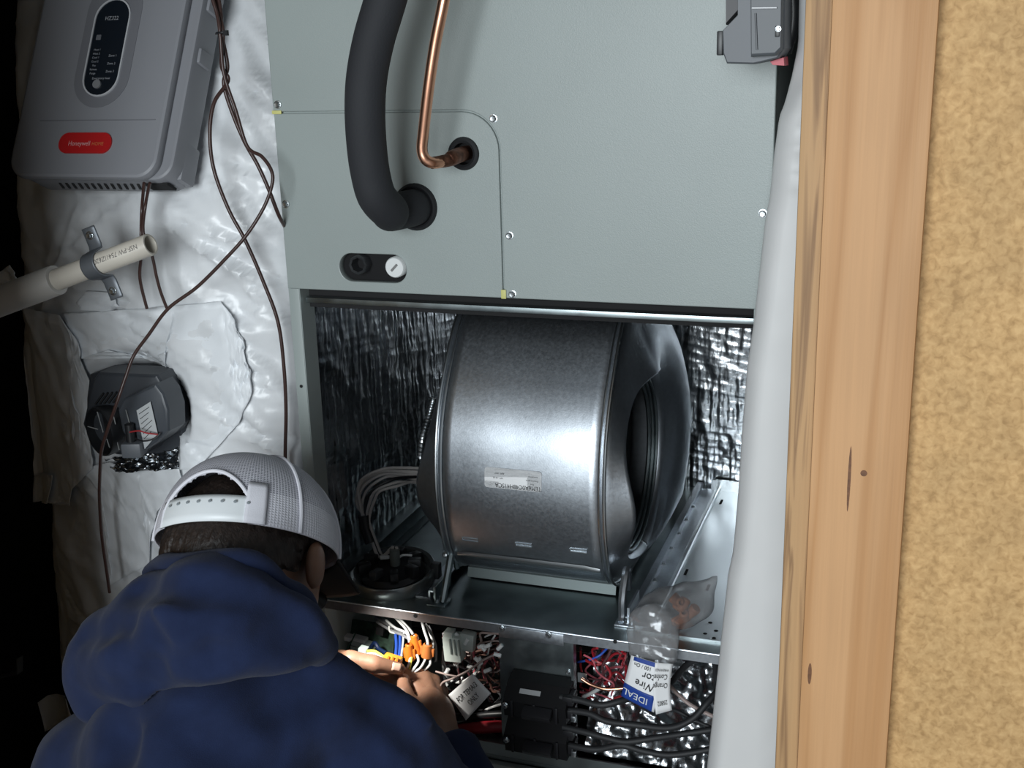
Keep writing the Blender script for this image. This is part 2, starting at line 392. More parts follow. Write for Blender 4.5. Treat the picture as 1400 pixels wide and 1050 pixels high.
# ------------------------------------------------------------------ air handler
CW = .597; DZ = .569; PB = 1.0; BD = .555
AH = thing('air_handler', (.3, .28, FZ), 'tall grey-green steel air handler with its lower door taken off', 'air handler')
obj('plenum_base', MB().box((CW/2, .285, (FZ+.33)/2), (CW, .55, .33-FZ), bev=.004), m_cab2, AH, label='pale steel base under the cabinet')
for xx in (.0015, CW-.0015):
    obj('side_panel', MB().box((xx, .285, (1.95+.33)/2), (.003, .569, 1.95-.33)), m_cab2, AH)
obj('back_panel', MB().box((CW/2, .569, (1.95+.33)/2), (CW, .003, 1.95-.33)), m_cab2, AH)
obj('top_panel', MB().box((CW/2, .285, 1.9505), (CW, .57, .003)), m_cab2, AH)
obj('coil_partition', MB().box((CW/2, .30, 1.055), (CW-.008, .5, .003)), m_dark, AH)
# upper front: coil panel with a notch, line panel in the notch
gx, gz, gr = .289, 1.2155, .045
def notch(off):
    pts = [(0.0, gz+off)]
    for k in range(11):
        t = math.radians(90-90*k/10); pts.append((gx+off-(gr+off)+(gr+off)*math.cos(t), gz+off-(gr+off)+(gr+off)*math.sin(t)))
    return pts+[(gx+off, PB)]
toF = lambda y0: (lambda x, y, z: V((x, y0+z, y)))
outer = [(0, 1.95)]+notch(.0022)+[(CW, PB), (CW, 1.95)]
coil = link('coil_panel', curve_mesh('coil_panel', [outer], .010, .0012, toF(.0062)), m_cab, AH, 30, 'large grey-green front panel')
hs = at(568, 283, 0); hl = at(634, 210, 0)
sx0, sx1 = at(463, 366, 0).x, at(557, 369, 0).x; sz0, sz1 = at(508, 387, 0).z, at(508, 346, 0).z
inner = [(.0005, PB)]+[(.0005, gz-.0022)]+notch(-.0022)[1:]
lpan = link('line_panel', curve_mesh('line_panel', [inner, circle(hs.x, hs.z, .0265), circle(hl.x, hl.z, .0185), rrect(sx0, sz0, sx1, sz1, (sz1-sz0)/2*.98, 8)], .010, .0012, toF(.0062)), m_cab, AH, 30, 'small panel with rounded corner where the lines pass through')
obj('panel_gasket', MB().tube([(x, .006, z) for x, z in notch(0)], .0021, 6), m_cab2, AH)
obj('panel_backing', MB().box((CW/2, .0142, 1.47), (CW-.01, .003, .92)), m_dark, AH)  # dark sheet standing in for the shade behind the panel holes
for c, R, r in ((hs, .0275, .0225), (hl, .0185, .0125)):
    obj('grommet', MB().lathe([(-.004, r), (-.006, (r+R)/2), (-.004, R), (.0, R+.001), (.012, R-.001), (.012, r), (-.004, r)], (c.x, .001, c.z), (0, 1, 0), 36), m_rubber, lpan)
# drain slot: pan face, open stub and white plug
m_pan = mat('drain_pan', (.008, .008, .009), rough=.6, spec=.2)
dp = obj('drain_pan', MB().box(((sx0+sx1)/2, .0125, (sz0+sz1)/2), (sx1-sx0+.01, .002, sz1-sz0+.01)), m_pan, lpan)
c = at(490, 362, -.002); 
obj('drain_stub', MB().lathe([(.012, .0125), (-.004, .0125), (-.006, .011), (-.004, .0088), (.012, .008)], (c.x, 0, c.z), (0, 1, 0), 8), mat('drain_fitting', (.035, .037, .04), rough=.35), lpan)
c = at(539, 366, -.006)
plug = obj('drain_plug', MB().lathe([(.014, .0128), (-.004, .0128), (-.006, .0115), (-.006, .0001)], (c.x, 0, c.z), (0, 1, 0), 28), m_white, lpan, label='round white drain plug')
obj('plug_slot', MB().box((0, 0, 0), (.0115, .0012, .0028), Matrix.Translation((c.x, -.0064, c.z)) @ Matrix.Rotation(math.radians(-45), 4, 'Y')), mat('slot_gray', (.2, .2, .2)), plug)
hexs = MB().lathe([(-.0012, .0064), (-.0012, .0062)], (0, 0, 0), (0, -1, 0), 16)
hexs = MB(); hexs.lathe([(0, .0062), (.0012, .0060), (.0014, .0046)], (0, 0, 0), (0, -1, 0), 12); hexs.lathe([(.0012, .0044), (.0048, .0042), (.0054, .0034), (.0052, .0001)], (0, 0, 0), (0, -1, 0), 6)
me_screw = hexs.mesh('screw'); me_screw.materials.append(m_bright)
def screw(p, parent, s=1.0, n=(0, -1, 0), name='screw'):
    o = bpy.data.objects.new(name, me_screw); COL.objects.link(o); o.parent = parent; o.matrix_parent_inverse = inv_world(parent)
    o.location = p; o.rotation_euler = V((0, -1, 0)).rotation_difference(V(n)).to_euler(); o.scale = (s, s, s); return o
for q in ((380, 143), (391, 279), (675, 162), (697, 322), (701, 402)): 
    p = at(*q, 0); screw((p.x, -.0004, p.z), coil if q[0] > 600 or q[1] < 200 else lpan, .82)
p = at(1043, 292, 0); screw((p.x, -.0004, p.z), coil, .82)
for (a, b, sx, sz) in ((379, 153.5, .013, .0045), (689, 402, .0065, .011)):
    p = at(a, b, 0); obj('seal_tab', MB().box((p.x, -.001, p.z), (sx, .002, sz), bev=.001), m_yel, AH, label='small yellow sealing tab')
# lower opening
obj('header_rail', MB().box((CW/2+.006, .016, .9828), (CW-.024, .014, .0070), bev=.001), m_deck, AH, label='steel rail across the top of the opening')
obj('header_shade_strip', MB().box((CW/2, .027, .996), (CW-.006, .006, .050)), m_dark, AH)  # dark strip painted in for the shaded gap above the rail
pm = MB().box((.0075, .006, (PB+.345)/2), (.015, .012, PB-.347), bev=.0012).box((.0145, .018, (PB+.345)/2), (.0025, .034, PB-.347)).box((.004, .02, (PB+.345)/2), (.008, .036, PB-.347))
cp = obj('corner_post', pm, m_cab2, AH)
p = at(412, 528, -.0005); obj('screw_hole', MB().lathe([(-.0012, .0022), (-.0012, .0001)], (p.x, 0, p.z), (0, 1, 0), 10), m_dark, cp)
obj('corner_post', MB().box((CW-.0075, .006, (PB+.345)/2), (.015, .012, PB-.347), bev=.0012), m_cab2, AH)
# foil faced insulation on the inside
def foil(name, org, eu, ev, nn, U, Vv, seed, amp, step=.0023, parent=AH, sag=.004, grid=.0135, crumple=False):
    nu, nv = int(U/step), int(Vv/step); u, v = np.meshgrid(np.linspace(0, U, nu), np.linspace(0, Vv, nv), indexing='ij')
    h = amp*(ridged(u*95+seed, v*9+seed, 3)*.5+ridged(u*26+v*12+seed, v*32, 2)*.55+fbm(u*40+seed, v*36, None, 3)*.9)+sag*fbm(u*6+seed, v*6, None, 2)
    if crumple: h = amp*(ridged(u*38+seed, v*44+u*20, 3)*1.6+fbm(u*90, v*90+seed, None, 2))+sag*fbm(u*9+seed, v*9, None, 2)
    g = lambda t, w: np.exp(-((((t+grid/2) % grid)-grid/2)/w)**2)
    uu = u+.004*fbm(u*9, v*9+seed, None, 2); vv = v+.16*u+.005*fbm(u*8+seed, v*8, None, 2)
    h = h+amp*.26*(g(uu, .0013)*.5+g(vv, .0013))
    P = np.array(org)+u[..., None]*np.array(eu)+v[..., None]*np.array(ev)+h[..., None]*np.array(nn)
    return obj(name, MB().grid(P), m_foil, parent, 60, 'crinkled foil-faced insulation')
foil('foil_liner', (.008, .036, DZ), (0, 1, 0), (0, 0, 1), (1, 0, 0), .515, .425, 3.1, .0022)
foil('foil_liner', (.008, BD-.008, DZ), (1, 0, 0), (0, 0, 1), (0, -1, 0), .58, .425, 9.7, .0024)
foil('foil_liner', (CW-.008, .02, DZ), (0, 1, 0), (0, 0, 1), (-1, 0, 0), .53, .425, 5.2, .0018)
# blower deck and its flange
dk = obj('blower_deck', MB().box((CW/2, .285, DZ-.0012), (CW-.007, .565, .0024)), m_deck, AH, label='dull steel shelf under the blower')
fl = MB().box((CW/2, .0015, DZ-.0068), (CW-.008, .0022, .0125)).tube([(.004, .0012, DZ-.0006), (CW-.004, .0012, DZ-.0006)], .0013, 8)
obj('deck_flange', fl, m_galv, AH, label='bright folded front edge of the blower shelf')
x0, x1 = at(683, 862, 0).x, at(771, 874, 0).x
tb = obj('flange_tab', MB().box(((x0+x1)/2, -.0008, DZ-.0095), (x1-x0, .0022, .016), bev=.0008), m_galv, AH)
for q in ((686, 859), (750, 868)): p = at(*q, -.002); screw((p.x, -.0018, p.z), tb, .75)
for q in ((841, 877), (568, 842)): p = at(*q, 0); obj('flange_hole', MB().lathe([(-.0006, .0028), (-.0006, .0001)], (p.x, 0, p.z), (0, 1, 0), 10), m_dark, AH)
# rails the blower slides on
def rail(x, s):
    return MB().box((x, .29, DZ+.006), (.0025, .5, .012)).box((x+s*.010, .29, DZ+.0015), (.02, .5, .003)).box((x-s*.004, .29, DZ+.0125), (.009, .5, .002))
obj('blower_rail', rail(.435, 1), m_galv, AH); obj('blower_rail', rail(.155, -1), m_galv, AH)
rr = obj('deck_plate', MB().box((.515, .29, DZ+.001), (.13, .52, .003)).tube([(.462, .05, DZ+.004), (.462, .54, DZ+.004)], .0028, 8).box((.52, .538, DZ+.010), (.14, .004, .022)), m_bright, AH, label='shiny plate beside the blower rail')
for q in ((986, 686), (938, 782), (968, 803)): p = atz(*q, DZ+.003); obj('deck_slot', MB().box((p.x, p.y, DZ+.0028), (.0035, .018, .001)), m_dark, rr)
for q in ((971, 851), (979, 862), (976, 872), (964, 866)): p = atz(*q, DZ+.003); obj('deck_hole', MB().lathe([(.0028, .0028), (.0028, .0001)], (p.x, p.y, DZ), (0, 0, 1), 10), m_dark, rr)
for k in range(7): screw((.440, .10+k*.055, DZ+.0125), AH, .6, (0, 0, 1), 'rail_rivet')
obj('left_ledge', MB().box((.020, .29, DZ+.012), (.024, .50, .024), bev=.002).box((.036, .29, DZ+.001), (.02, .5, .003)), m_deck, AH, label='steel ledge along the cabinet side')
# control compartment under the deck
CZ0 = at(703, 1037, 0).z
obj('compartment_floor', MB().box((CW/2, .15, CZ0-.002), (CW-.008, .30, .003)), m_deck, AH)
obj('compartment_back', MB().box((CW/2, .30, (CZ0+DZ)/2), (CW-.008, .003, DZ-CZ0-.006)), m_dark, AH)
obj('bottom_flange', MB().box((CW/2, .002, CZ0+.006), (CW-.008, .003, .024)), m_deck, AH, label='dull steel lip along the bottom of the control bay')
obj('bottom_door_edge', MB().box((CW/2, -.004, CZ0-.030), (CW-.002, .010, .045), bev=.002), m_cab2, AH)
foil('bay_liner', (.372, .035, CZ0+.004), (1, 0, 0), (0, .55, .835), (0, -.835, .55), .215, .20, 7.9, .0042, .0032, AH, .02, 9, True)
x0, x1 = at(683, 900, .012).x, at(784, 900, .012).x
dv = obj('divider_plate', MB().box(((x0+x1)/2, .013, (DZ-.014+CZ0)/2+.004), (x1-x0, .002, DZ-.014-CZ0)).box((x1+.001, .010, (DZ-.014+CZ0)/2+.010), (.0032, .012, DZ-.03-CZ0)), m_deck, AH, label='plain steel plate dividing the control bay')
for q in ((776, 921), (783, 965), (784, 985)): p = at(*q, .008); screw((p.x, .0115, p.z), dv, .6)
p = at(793, 928, .004); obj('plate_tab', MB().box((p.x+.002, .008, p.z), (.012, .002, .014)), m_bright, dv)
# ------------------------------------------------------------------ insulated ducts
def interp(t, pts): return np.interp(t, [p[0] for p in pts], [p[1] for p in pts])
# left duct: profile of the front surface (depth against height) and outline of its far edge in the photo
def wrap_y(x, z):
    y = np.where(z > 1.09, (z-1.09)*.52, 0.0)+.015
    y = y-.028*np.clip(1-((x+.17)/.20)**2, -1.5, 1)*np.clip(1.3-np.abs(z-.85)*.8, .3, 1)
    return y
def wrap_left(py):
    return interp(py, [(-200, 24), (0, 17), (60, 11), (257, 21), (330, 20), (400, 22), (450, 38), (520, 46), (600, 52), (700, 60), (800, 64), (900, 74), (960, 96), (1100, 100), (1500, 120)])
LD = thing('insulated_duct', (-.2, .25, FZ), 'white-wrapped insulated duct standing in shade beside the grey air handler', 'duct')
nz, nx = 300, 110
zz = np.linspace(FZ, 1.95, nz); P = np.zeros((nz, nx+14, 3))
creases = []
r2 = np.random.default_rng(11)
for k in range(70):
    cx, cz = r2.uniform(-.42, .0), r2.uniform(.3, 1.5); a = r2.normal(-.35, .5); ln = r2.uniform(.03, .14)
    creases.append((cx, cz, math.cos(a), math.sin(a), ln, r2.uniform(.003, .008), r2.uniform(.0025, .0065)))
for k in range(26):   # folds fanning out beside the cabinet
    cz = .78+k*.022+r2.normal(0, .008); a = -.55+.25*r2.normal()
    creases.append((-.06+r2.normal(0, .018), cz, math.cos(a), math.sin(a), r2.uniform(.05, .09), r2.uniform(.004, .008), r2.uniform(.0045, .008)))
for i, z in enumerate(zz):
    # edge position: sight line through the outline meets the surface depth
    q = CC+0*CC; py = 525.0
    for _ in range(6):
        xl = at(wrap_left(py), py, float(wrap_y(-.40, z))+.05)
        d = ray(wrap_left(py), py); t = (float(wrap_y(-.40, z))+.05-CC[1])/d[1]; py += (CC[2]+t*d[2]-z)*1000
    xl = xl.x
    x = np.linspace(xl, -.004, nx); y = wrap_y(x, np.full(nx, z))
    e = np.clip((x-xl)/.06, 0, 1); y = y+.055*(1-np.sqrt(np.clip(1-(1-e)**2, 0, 1)))
    e2 = np.clip((-.004-x)/.05, 0, 1); y = y+.03*(1-np.sqrt(np.clip(1-(1-e2)**2, 0, 1)))
    P[i, 14:, 0] = x; P[i, 14:, 1] = y; P[i, :, 2] = z
    for k in range(14):
        P[i, 13-k, 0] = xl+.004*(k/13); P[i, 13-k, 1] = y[0]+.035*(k+1)
X, Y, Z = P[..., 0], P[..., 1], P[..., 2]
D = .012*fbm(X*9+3, Z*7, None, 3)+.0036*ridged(X*26+Z*14, Z*34+2, 3)+.0055*ridged(X*11+5+Z*6, Z*9, 2)
for cx, cz, ca, sa, ln, wd, hh in creases:
    u = (X-cx)*ca+(Z-cz)*sa; v = -(X-cx)*sa+(Z-cz)*ca
    D += hh*np.exp(-(u/ln)**2)*(np.exp(-(v/wd)**2)-.7*np.exp(-((v-wd*1.6)/(wd*1.3))**2))
pk = lambda cx, cz, s: np.exp(-((X-cx)**2+(Z-cz)**2)/s**2)
P[..., 1] = Y-D*np.clip((X-X.min(1, keepdims=True))/.02, .3, 1)
ac = at(180, 560, 0.0)
P[..., 1] += .075*np.clip(1.5-np.sqrt(((P[..., 0]-ac.x-.01)/.080)**2+((Z-ac.z-.002)/.074)**2)*1.25, 0, 1)   # hollow the actuator sits in
WRAP = P.copy()
obj('wrap', MB().grid(P), m_wrap, LD, 70, 'wrinkled white vinyl wrap')
def wrapdepth(x, z):
    i = int(np.clip((z-FZ)/(1.95-FZ)*(nz-1), 0, nz-1)); row = WRAP[i, 14:]; return float(np.interp(x, row[:, 0], row[:, 1]))
def on_wrap(px_, py_, lift=0.0):
    y = 0.0
    for _ in range(12): p = at(px_, py_, y); y = .5*y+.5*(wrapdepth(p.x, p.z)-lift)
    return at(px_, py_, y)
def sheet(name, outline, lift, amp, seed, parent, mt, curl=0.0, step=16):
    """thin tape or vinyl sheet lying on the wrap inside a photo outline, with wrinkles and thickness"""
    pts = [on_wrap(x, y, lift) for x, y in outline]
    cen = sum(pts, V((0, 0, 0)))/len(pts)
    bm = bmesh.new(); vsx = [bm.verts.new(p) for p in pts]; bm.faces.new(vsx)
    bmesh.ops.triangulate(bm, faces=bm.faces[:])
    for _ in range(4): bmesh.ops.subdivide_edges(bm, edges=[e for e in bm.edges if e.calc_length() > .007], cuts=1, use_grid_fill=True); bmesh.ops.triangulate(bm, faces=[f for f in bm.faces if len(f.verts) > 3])
    edge = [v for v in bm.verts if v.is_boundary]
    for v in bm.verts:
        x, z = v.co.x, v.co.z
        tgt = wrapdepth(x, z)-lift
        w = .65 if not v.is_boundary else .4
        v.co.y = v.co.y*(1-w)+min(tgt, v.co.y+.02)*w-amp*float(ridged(np.array(x*30+seed), np.array(z*30-seed), 3))*.6-amp*.6*float(fbm(np.array(x*60+seed), np.array(z*60), None, 2))
        if v.is_boundary: v.co.y -= curl*(.5+.5*float(vnoise(np.array(x*40+seed), np.array(z*40))))
    bmesh.ops.recalc_face_normals(bm, faces=bm.faces[:]); me = bpy.data.meshes.new(name); bm.to_mesh(me); bm.free()
    for p in me.polygons:
        pass
    o = link(name, me, mt, parent, 60)
    so = o.modifiers.new('thick', 'SOLIDIFY'); so.thickness = .0007; so.offset = 0
    return o
sheet('tape_patch', [(85, 428), (160, 424), (240, 418), (302, 412), (322, 440), (333, 465), (340, 500), (344, 540), (328, 578), (297, 612), (270, 640), (246, 642), (248, 600), (246, 560), (240, 530), (229, 505), (228, 481), (200, 490), (150, 478), (112, 490), (105, 470), (92, 445)], .006, .0016, 3, LD, m_tape, .003)
sheet('tape_flap', [(30, 420), (84, 430), (96, 450), (108, 470), (100, 500), (98, 530), (110, 570), (112, 612), (128, 640), (100, 668), (96, 690), (62, 686), (50, 655), (47, 600), (40, 540), (33, 480)], .010, .003, 8, LD, m_tape, .006)
sheet('tape_flap', [(112, 640), (150, 632), (190, 644), (246, 640), (250, 660), (215, 700), (206, 740), (205, 770), (150, 800), (147, 720), (140, 680)], .006, .0022, 14, LD, m_tape, .002)
sheet('tape_flap', [(47, 652), (62, 646), (72, 650), (66, 688), (47, 686)], .016, .001, 21, LD, m_tape, .004)
sheet('tape_flap', [(0, 372), (14, 362), (24, 380), (0, 410)], .07, .001, 25, LD, m_tape, .002)
sheet('tape_strip', [(104, 414), (118, 398), (150, 400), (165, 420), (150, 426), (110, 424)], .004, .001, 31, LD, m_tape, .001)
sheet('tape_flap', [(52, 960), (66, 950), (90, 955), (100, 985), (62, 1000)], .014, .001, 41, LD, m_tape, .002)
# right duct: soft white wrapped face between cabinet and doorway
RD = thing('insulated_duct', (.85, .2, FZ), 'smooth pale white insulated duct squeezed between the air handler and the pine board', 'duct')
ED = [(-400, 1120), (0, 1091), (60, 1090), (100, 1082), (128, 1075), (140, 1072), (160, 1064), (211, 1057), (271, 1051), (300, 1045), (437, 1030), (504, 1020), (593, 1013), (675, 1008), (757, 1001), (789, 994), (900, 982), (1046, 966), (1400, 930)]
nz = 240; zz = np.linspace(FZ, 1.95, nz); n1, n2 = 16, 40; P = np.zeros((nz, n1+n2, 3))
for i, z in enumerate(zz):
    py = 525.0; Y0 = -.075
    for _ in range(8):
        xx_ = float(interp(py, ED)); d = ray(xx_, py); t = (Y0-CC[1])/d[1]; py += (CC[2]+t*d[2]-z)*1100
    xe = CC[0]+t*d[0]
    xs = max(.6045, xe+.004)
    pth = [(xs+.010, .46), (xs+.006, .30), (xs+.003, .12), (xs+.001, .02), (xs, -.008), (xs-.002, -.016)]
    tgt = (xe, Y0+.008); p_e = pth[-1]
    pth += [(p_e[0]+(tgt[0]-p_e[0])*math.sin(k/10*math.pi/2), p_e[1]+(tgt[1]-p_e[1])*(1-math.cos(k/10*math.pi/2))) for k in range(1, 11)]
    P[i, :n1, 0] = [q[0] for q in pth]; P[i, :n1, 1] = [q[1] for q in pth]; P[i, :n1, 2] = z
    s = np.linspace(0, 1, n2+1)[1:]; P[i, n1:, 0] = xe+.30*s**1.5; P[i, n1:, 1] = Y0+.006-.020*(1-np.clip(1-s**1.5*14, 0, 1)**2); P[i, n1:, 2] = z
X, Z = P[..., 0], P[..., 2]
D = .003*fbm(X*7+2, Z*3.2, None, 2)+.0012*fbm(X*30, Z*22+2, None, 3)
for cx, cz, ca, sa, ln, wd, hh in [(.645, 1.185, .95, .2, .03, .006, .006), (.65, 1.225, .9, -.3, .03, .006, .005), (.64, 1.15, .97, -.2, .03, .008, .004), (.66, 1.27, .5, .8, .05, .008, .006), (.655, .55, .4, .9, .08, .006, .002), (.665, .78, .75, .66, .04, .004, .0015)]:
    u = (X-cx)*ca+(Z-cz)*sa; v = -(X-cx)*sa+(Z-cz)*ca; D += hh*np.exp(-(u/ln)**2)*(np.exp(-(v/wd)**2)-.7*np.exp(-((v-wd*1.6)/(wd*1.3))**2))
P[..., 1] -= D
obj('wrap', MB().grid(P), mat('white_wrap_smooth', (.70, .70, .695), rough=.45, bump=.06, bscale=30), RD, 70)

# ------------------------------------------------------------------ refrigerant lines
sl = spline([at(563, -140, -.115), at(543, -60, -.12), at(527, 0, -.12), at(511, 55, -.12), at(501.5, 105, -.119), at(499, 150, -.117), at(501, 195, -.112), at(506, 235, -.105), at(515, 268, -.095), at(531, 287, -.07), V((hs.x-.012, -.04, hs.z-.001)), V((hs.x-.001, -.012, hs.z)), V((hs.x, .012, hs.z))], 8)
tag(obj('suction_line', MB().tube(sl, .0218, 28), m_foam), 'thick black foam-insulated pipe curving down into the grey panel', 'pipe')
LL = thing('liquid_line', at(606, -100, -.085), 'thin bare copper pipe bending into a black grommet', 'pipe')
lp = spline([at(632, -130, -.085), at(607, 0, -.085), at(595, 60, -.082), at(586, 120, -.078), at(579, 180, -.072), at(577, 205, -.070), at(582, 218, -.068), at(594, 223, -.062), at(612, 219, -.045)], 8)
obj('pipe_body', MB().tube(lp, .0063, 20), m_copper, LL)
obj('brazed_joint', MB().tube([at(590, 223, -.064), at(603, 221, -.053), at(613, 219, -.044), at(618, 216, -.038), at(628, 212, -.015), V((hl.x, .012, hl.z))], [.0066, .0071, .0074, .0088, .0088, .0084], 18, sub=4), m_copper2, LL, label='dull brazed end of the copper pipe')
# ------------------------------------------------------------------ blower
BC = V((0, .185, .739)); HZ = .739; XL, XR = .176, .398
BL = thing('blower', (.297, .25, DZ), 'galvanised centrifugal blower housing sitting in the open air handler', 'blower')
def scrollR(a):      # a in degrees: 0 = towards the viewer, 90 = up, 180 = back
    r = float(np.interp(a, [-98, -77, -63, -48, -35, -23.5, -8.6, 9.1, 22.6, 40.7, 59, 75.6, 90, 110, 140, 180, 262], [.156, .158, .165, .1665, .158, .1505, .1467, .1458, .1506, .161, .177, .2086, .226, .246, .27, .292, .30]))
    if a > 170:
        t = math.radians(a); r = min(r, .292/max(-math.cos(t), .05)) if a < 269 else r
        if a > 185: r = min(r, (BC.z-DZ-.014)/max(-math.sin(t), .05))
    return r
def sp(a, x, dr=0.0):
    r = scrollR(a)+dr; t = math.radians(a); return V((x, BC.y-r*math.cos(t), BC.z+r*math.sin(t)))
A0, A1 = -98, 262
AN = list(np.linspace(A0, A1, 181))
_R = np.array([scrollR(a) for a in np.linspace(A0, A1, 721)]); _k = np.ones(33)/33; _Rs = np.convolve(np.pad(_R, 16, mode='edge'), _k, mode='valid')
_raw = scrollR
def scrollR(a): return float(np.interp(a, np.linspace(A0, A1, 721), _Rs)) if a < 165 else _raw(a)
P = np.array([[tuple(sp(a, x, .0003*math.sin(x*60))) for x in np.linspace(XL, XR, 13)] for a in AN])
sw = obj('scroll', MB().grid(P), m_galv, BL, 60, 'curved galvanised scroll sheet')
sw.modifiers.new('thick', 'SOLIDIFY').thickness = .0012
for x, s in ((XL, -1), (XR, 1)):
    obj('rolled_seam', MB().tube([sp(a, x+s*.002, .0015) for a in AN], .0021, 8).tube([sp(a, x-s*.005, .0008) for a in AN], .0013, 6), m_bright, BL)
RI = .132
def lipd(a):        # how far the inlet lip stands out, by angle
    a = (a+180) % 360-180
    return .019+.018*math.exp(-((a+10)/26)**2)+.018*math.exp(-((a-92)/22)**2)-.006*math.exp(-((a+62)/20)**2)
def side(x, s):
    n = 180; rows = []
    for f in (1.0, .97, .92, .84, .72, .58, .44, .30, .18, .08, .0):
        row = []
        for k in range(n+1):
            a = A0+360*k/n
            R = scrollR(a) if a <= A1 else (scrollR(A1)*(1-(a-A1)/(A0+360-A1))+scrollR(A0)*((a-A1)/(A0+360-A1)))
            t = math.radians(a); o_ = np.array([BC.y-R*math.cos(t), BC.z+R*math.sin(t)]); i_ = np.array([BC.y-RI*math.cos(t), HZ+RI*math.sin(t)])
            p = i_*(1-f)+o_*f; wb = max(0.0, -math.cos(math.radians(a)))
            off = lipd(a)*(1-f)**1.3+.034*math.sin(math.pi*min(1, f*1.05)**.8)*wb+.0015*math.sin(math.pi*f)-.004*math.exp(-((f-.9)/.06)**2)*(1-wb)
            row.append((x+s*off, p[0], p[1]))
        rows.append(row)
    for dr, dx in ((.0025, .0012), (.006, -.001), (.009, -.006), (.010, -.014)):
        row = []
        for k in range(n+1):
            a = A0+360*k/n; t = math.radians(a); r = RI-dr; row.append((x+s*(lipd(a)+dx), BC.y-r*math.cos(t), HZ+r*math.sin(t)))
        rows.append(row)
    return MB().grid(np.array(rows))
for x, s in ((XL, -1), (XR, 1)):
    o = obj('side_plate', side(x, s), m_galv, BL, 50, 'pressed side plate with flared inlet'); o.modifiers.new('thick', 'SOLIDIFY').thickness = .0014
    for rr_, d in ((RI-.013, .010), (RI-.0165, .005), (RI-.020, .000)):
        obj('inlet_ring', MB().tube([(x+s*d, BC.y+rr_*math.cos(t), HZ+rr_*math.sin(t)) for t in np.linspace(0, 2*math.pi, 73)], .0026, 8, cap=False), m_deck, BL)
m_wheel = mat('wheel_steel', (.10, .105, .11), rough=.5, metal=.8)
wheel = obj('wheel', MB().lathe([(-.003, .02), (-.003, .100), (.003, .100), (.003, .02), (-.003, .02)], ((XL+XR)/2, BC.y, HZ), (1, 0, 0), 48), m_wheel, BL, label='dark blower wheel inside the housing')
for x in (XL+.026, XR-.026): obj('wheel_ring', MB().lathe([(-.003, .078), (-.003, .102), (.003, .102), (.003, .078), (-.003, .078)], (x, BC.y, HZ), (1, 0, 0), 48), m_wheel, wheel)
bmb = MB()
for k in range(5):
    r = .079+.0205*k/4; c_ = .006*math.sin(math.pi*k/4); bmb.v += [(XL+.026, c_, r), (XR-.026, c_, r)]
bmb.f = [(2*k, 2*k+1, 2*k+3, 2*k+2) for k in range(4)]
me_blade = bmb.mesh('blade'); me_blade.materials.append(m_wheel); smooth(me_blade)
for k in range(44):
    o = bpy.data.objects.new('blade', me_blade); COL.objects.link(o); o.parent = wheel; o.location = (0, BC.y, HZ); o.rotation_euler = (2*math.pi*k/44, 0, 0)
obj('motor', MB().lathe([(-.07, .01), (-.07, .062), (-.06, .068), (.05, .068), (.06, .060), (.06, .012), (.10, .012), (.10, .0001)], ((XL+XR)/2-.02, BC.y, HZ), (1, 0, 0), 40), m_black, BL, label='dark motor in the middle of the wheel')
# embossed louvres, bottom lip, sticker
def onscroll(px_, py_):
    best = None
    for a in np.linspace(-95, 60, 311):
        p = sp(a, 0); q = at(px_, py_, p.y); e = abs(q.z-p.z)
        if best is None or e < best[0]: best = (e, a, q.x)
    return best[1], best[2]
for q in ((643, 737), (716, 745), (791, 753)):
    a, x = onscroll(*q); c_ = sp(a, x, .0006); dn = (sp(a+1, x)-sp(a-1, x)).normalized()
    mb = MB(); pts = [V((x+u, 0, 0)) for u in (-.011, .011)]
    lo = [c_+V((-.011, 0, 0))+dn*.0022, c_+V((.011, 0, 0))+dn*.0022, c_+V((.011, 0, 0))-dn*.0022, c_+V((-.011, 0, 0))-dn*.0022]
    mb.tube(lo+[lo[0]], .0009, 6); obj('louvre', mb, m_bright, BL)
a_l = -92
lip = MB().grid(np.array([[tuple(sp(a_l+u, x, .0025+.004*math.sin(math.pi*(u+3)/6))) for x in (XL+.018, XL+.026, XR-.03, XR-.016)] for u in np.linspace(-3, 3, 7)]))
al, _ = onscroll(716, 767)
lip = MB().grid(np.array([[tuple(sp(al+u*(.5 if k in (0, 3) else 1), x, .0008+.003*math.sin(math.pi*(u+2.3)/4.6))) for k, x in enumerate((XL+.014, XL+.026, XR-.03, XR-.010))] for u in np.linspace(-2.3, 2.3, 7)]))
obj('pressed_rib', lip, m_bright, BL)
# sticker
a0_, xa = onscroll(663, 639); a1_, xb = onscroll(741, 669); ac_, xc = (a0_+a1_)/2, (xa+xb)/2
a_top, _ = onscroll(702, 641); a_bot, _ = onscroll(702, 669)
sw_, sh_ = xb-xa, (sp(a_top, 0)-sp(a_bot, 0)).length
rot_ = 0.0
def stick(u, v, lift): # u right, v up, metres, centred
    r = scrollR(ac_); return sp((a_top+a_bot)/2+math.degrees(v/r), xc+u, .0012+lift)
me = curve_mesh('sticker', [rrect(-sw_/2, -sh_/2, sw_/2, sh_/2, .004)], .0003)
bm = bmesh.new(); bm.from_mesh(me); bmesh.ops.subdivide_edges(bm, edges=bm.edges[:], cuts=3); bm.to_mesh(me); bm.free()
for v in me.vertices: v.co = stick(v.co.x, v.co.y, .0004)
stk = link('sticker', me, m_paper, BL, 0, 'white sticker printed upside down')
lt = lambda body, size, u, v, sq=1.0: link('lettering', text_mesh('lettering', body, size, (0, 0, 0), (1, 0, 0), (0, 0, 1), sq, warp=lambda X_, Y_: stick(u-X_, v-Y_, .0008)), m_ink, stk, 0)
lt('TEM6A0C48H41SCA', .0082, .007, -.0090, .86)
lt('Proud to serve', .0030, .026, .0005, .9); lt('www.service', .0028, .027, .0055, .9); lt('Part', .003, .026, -.0040, .9)
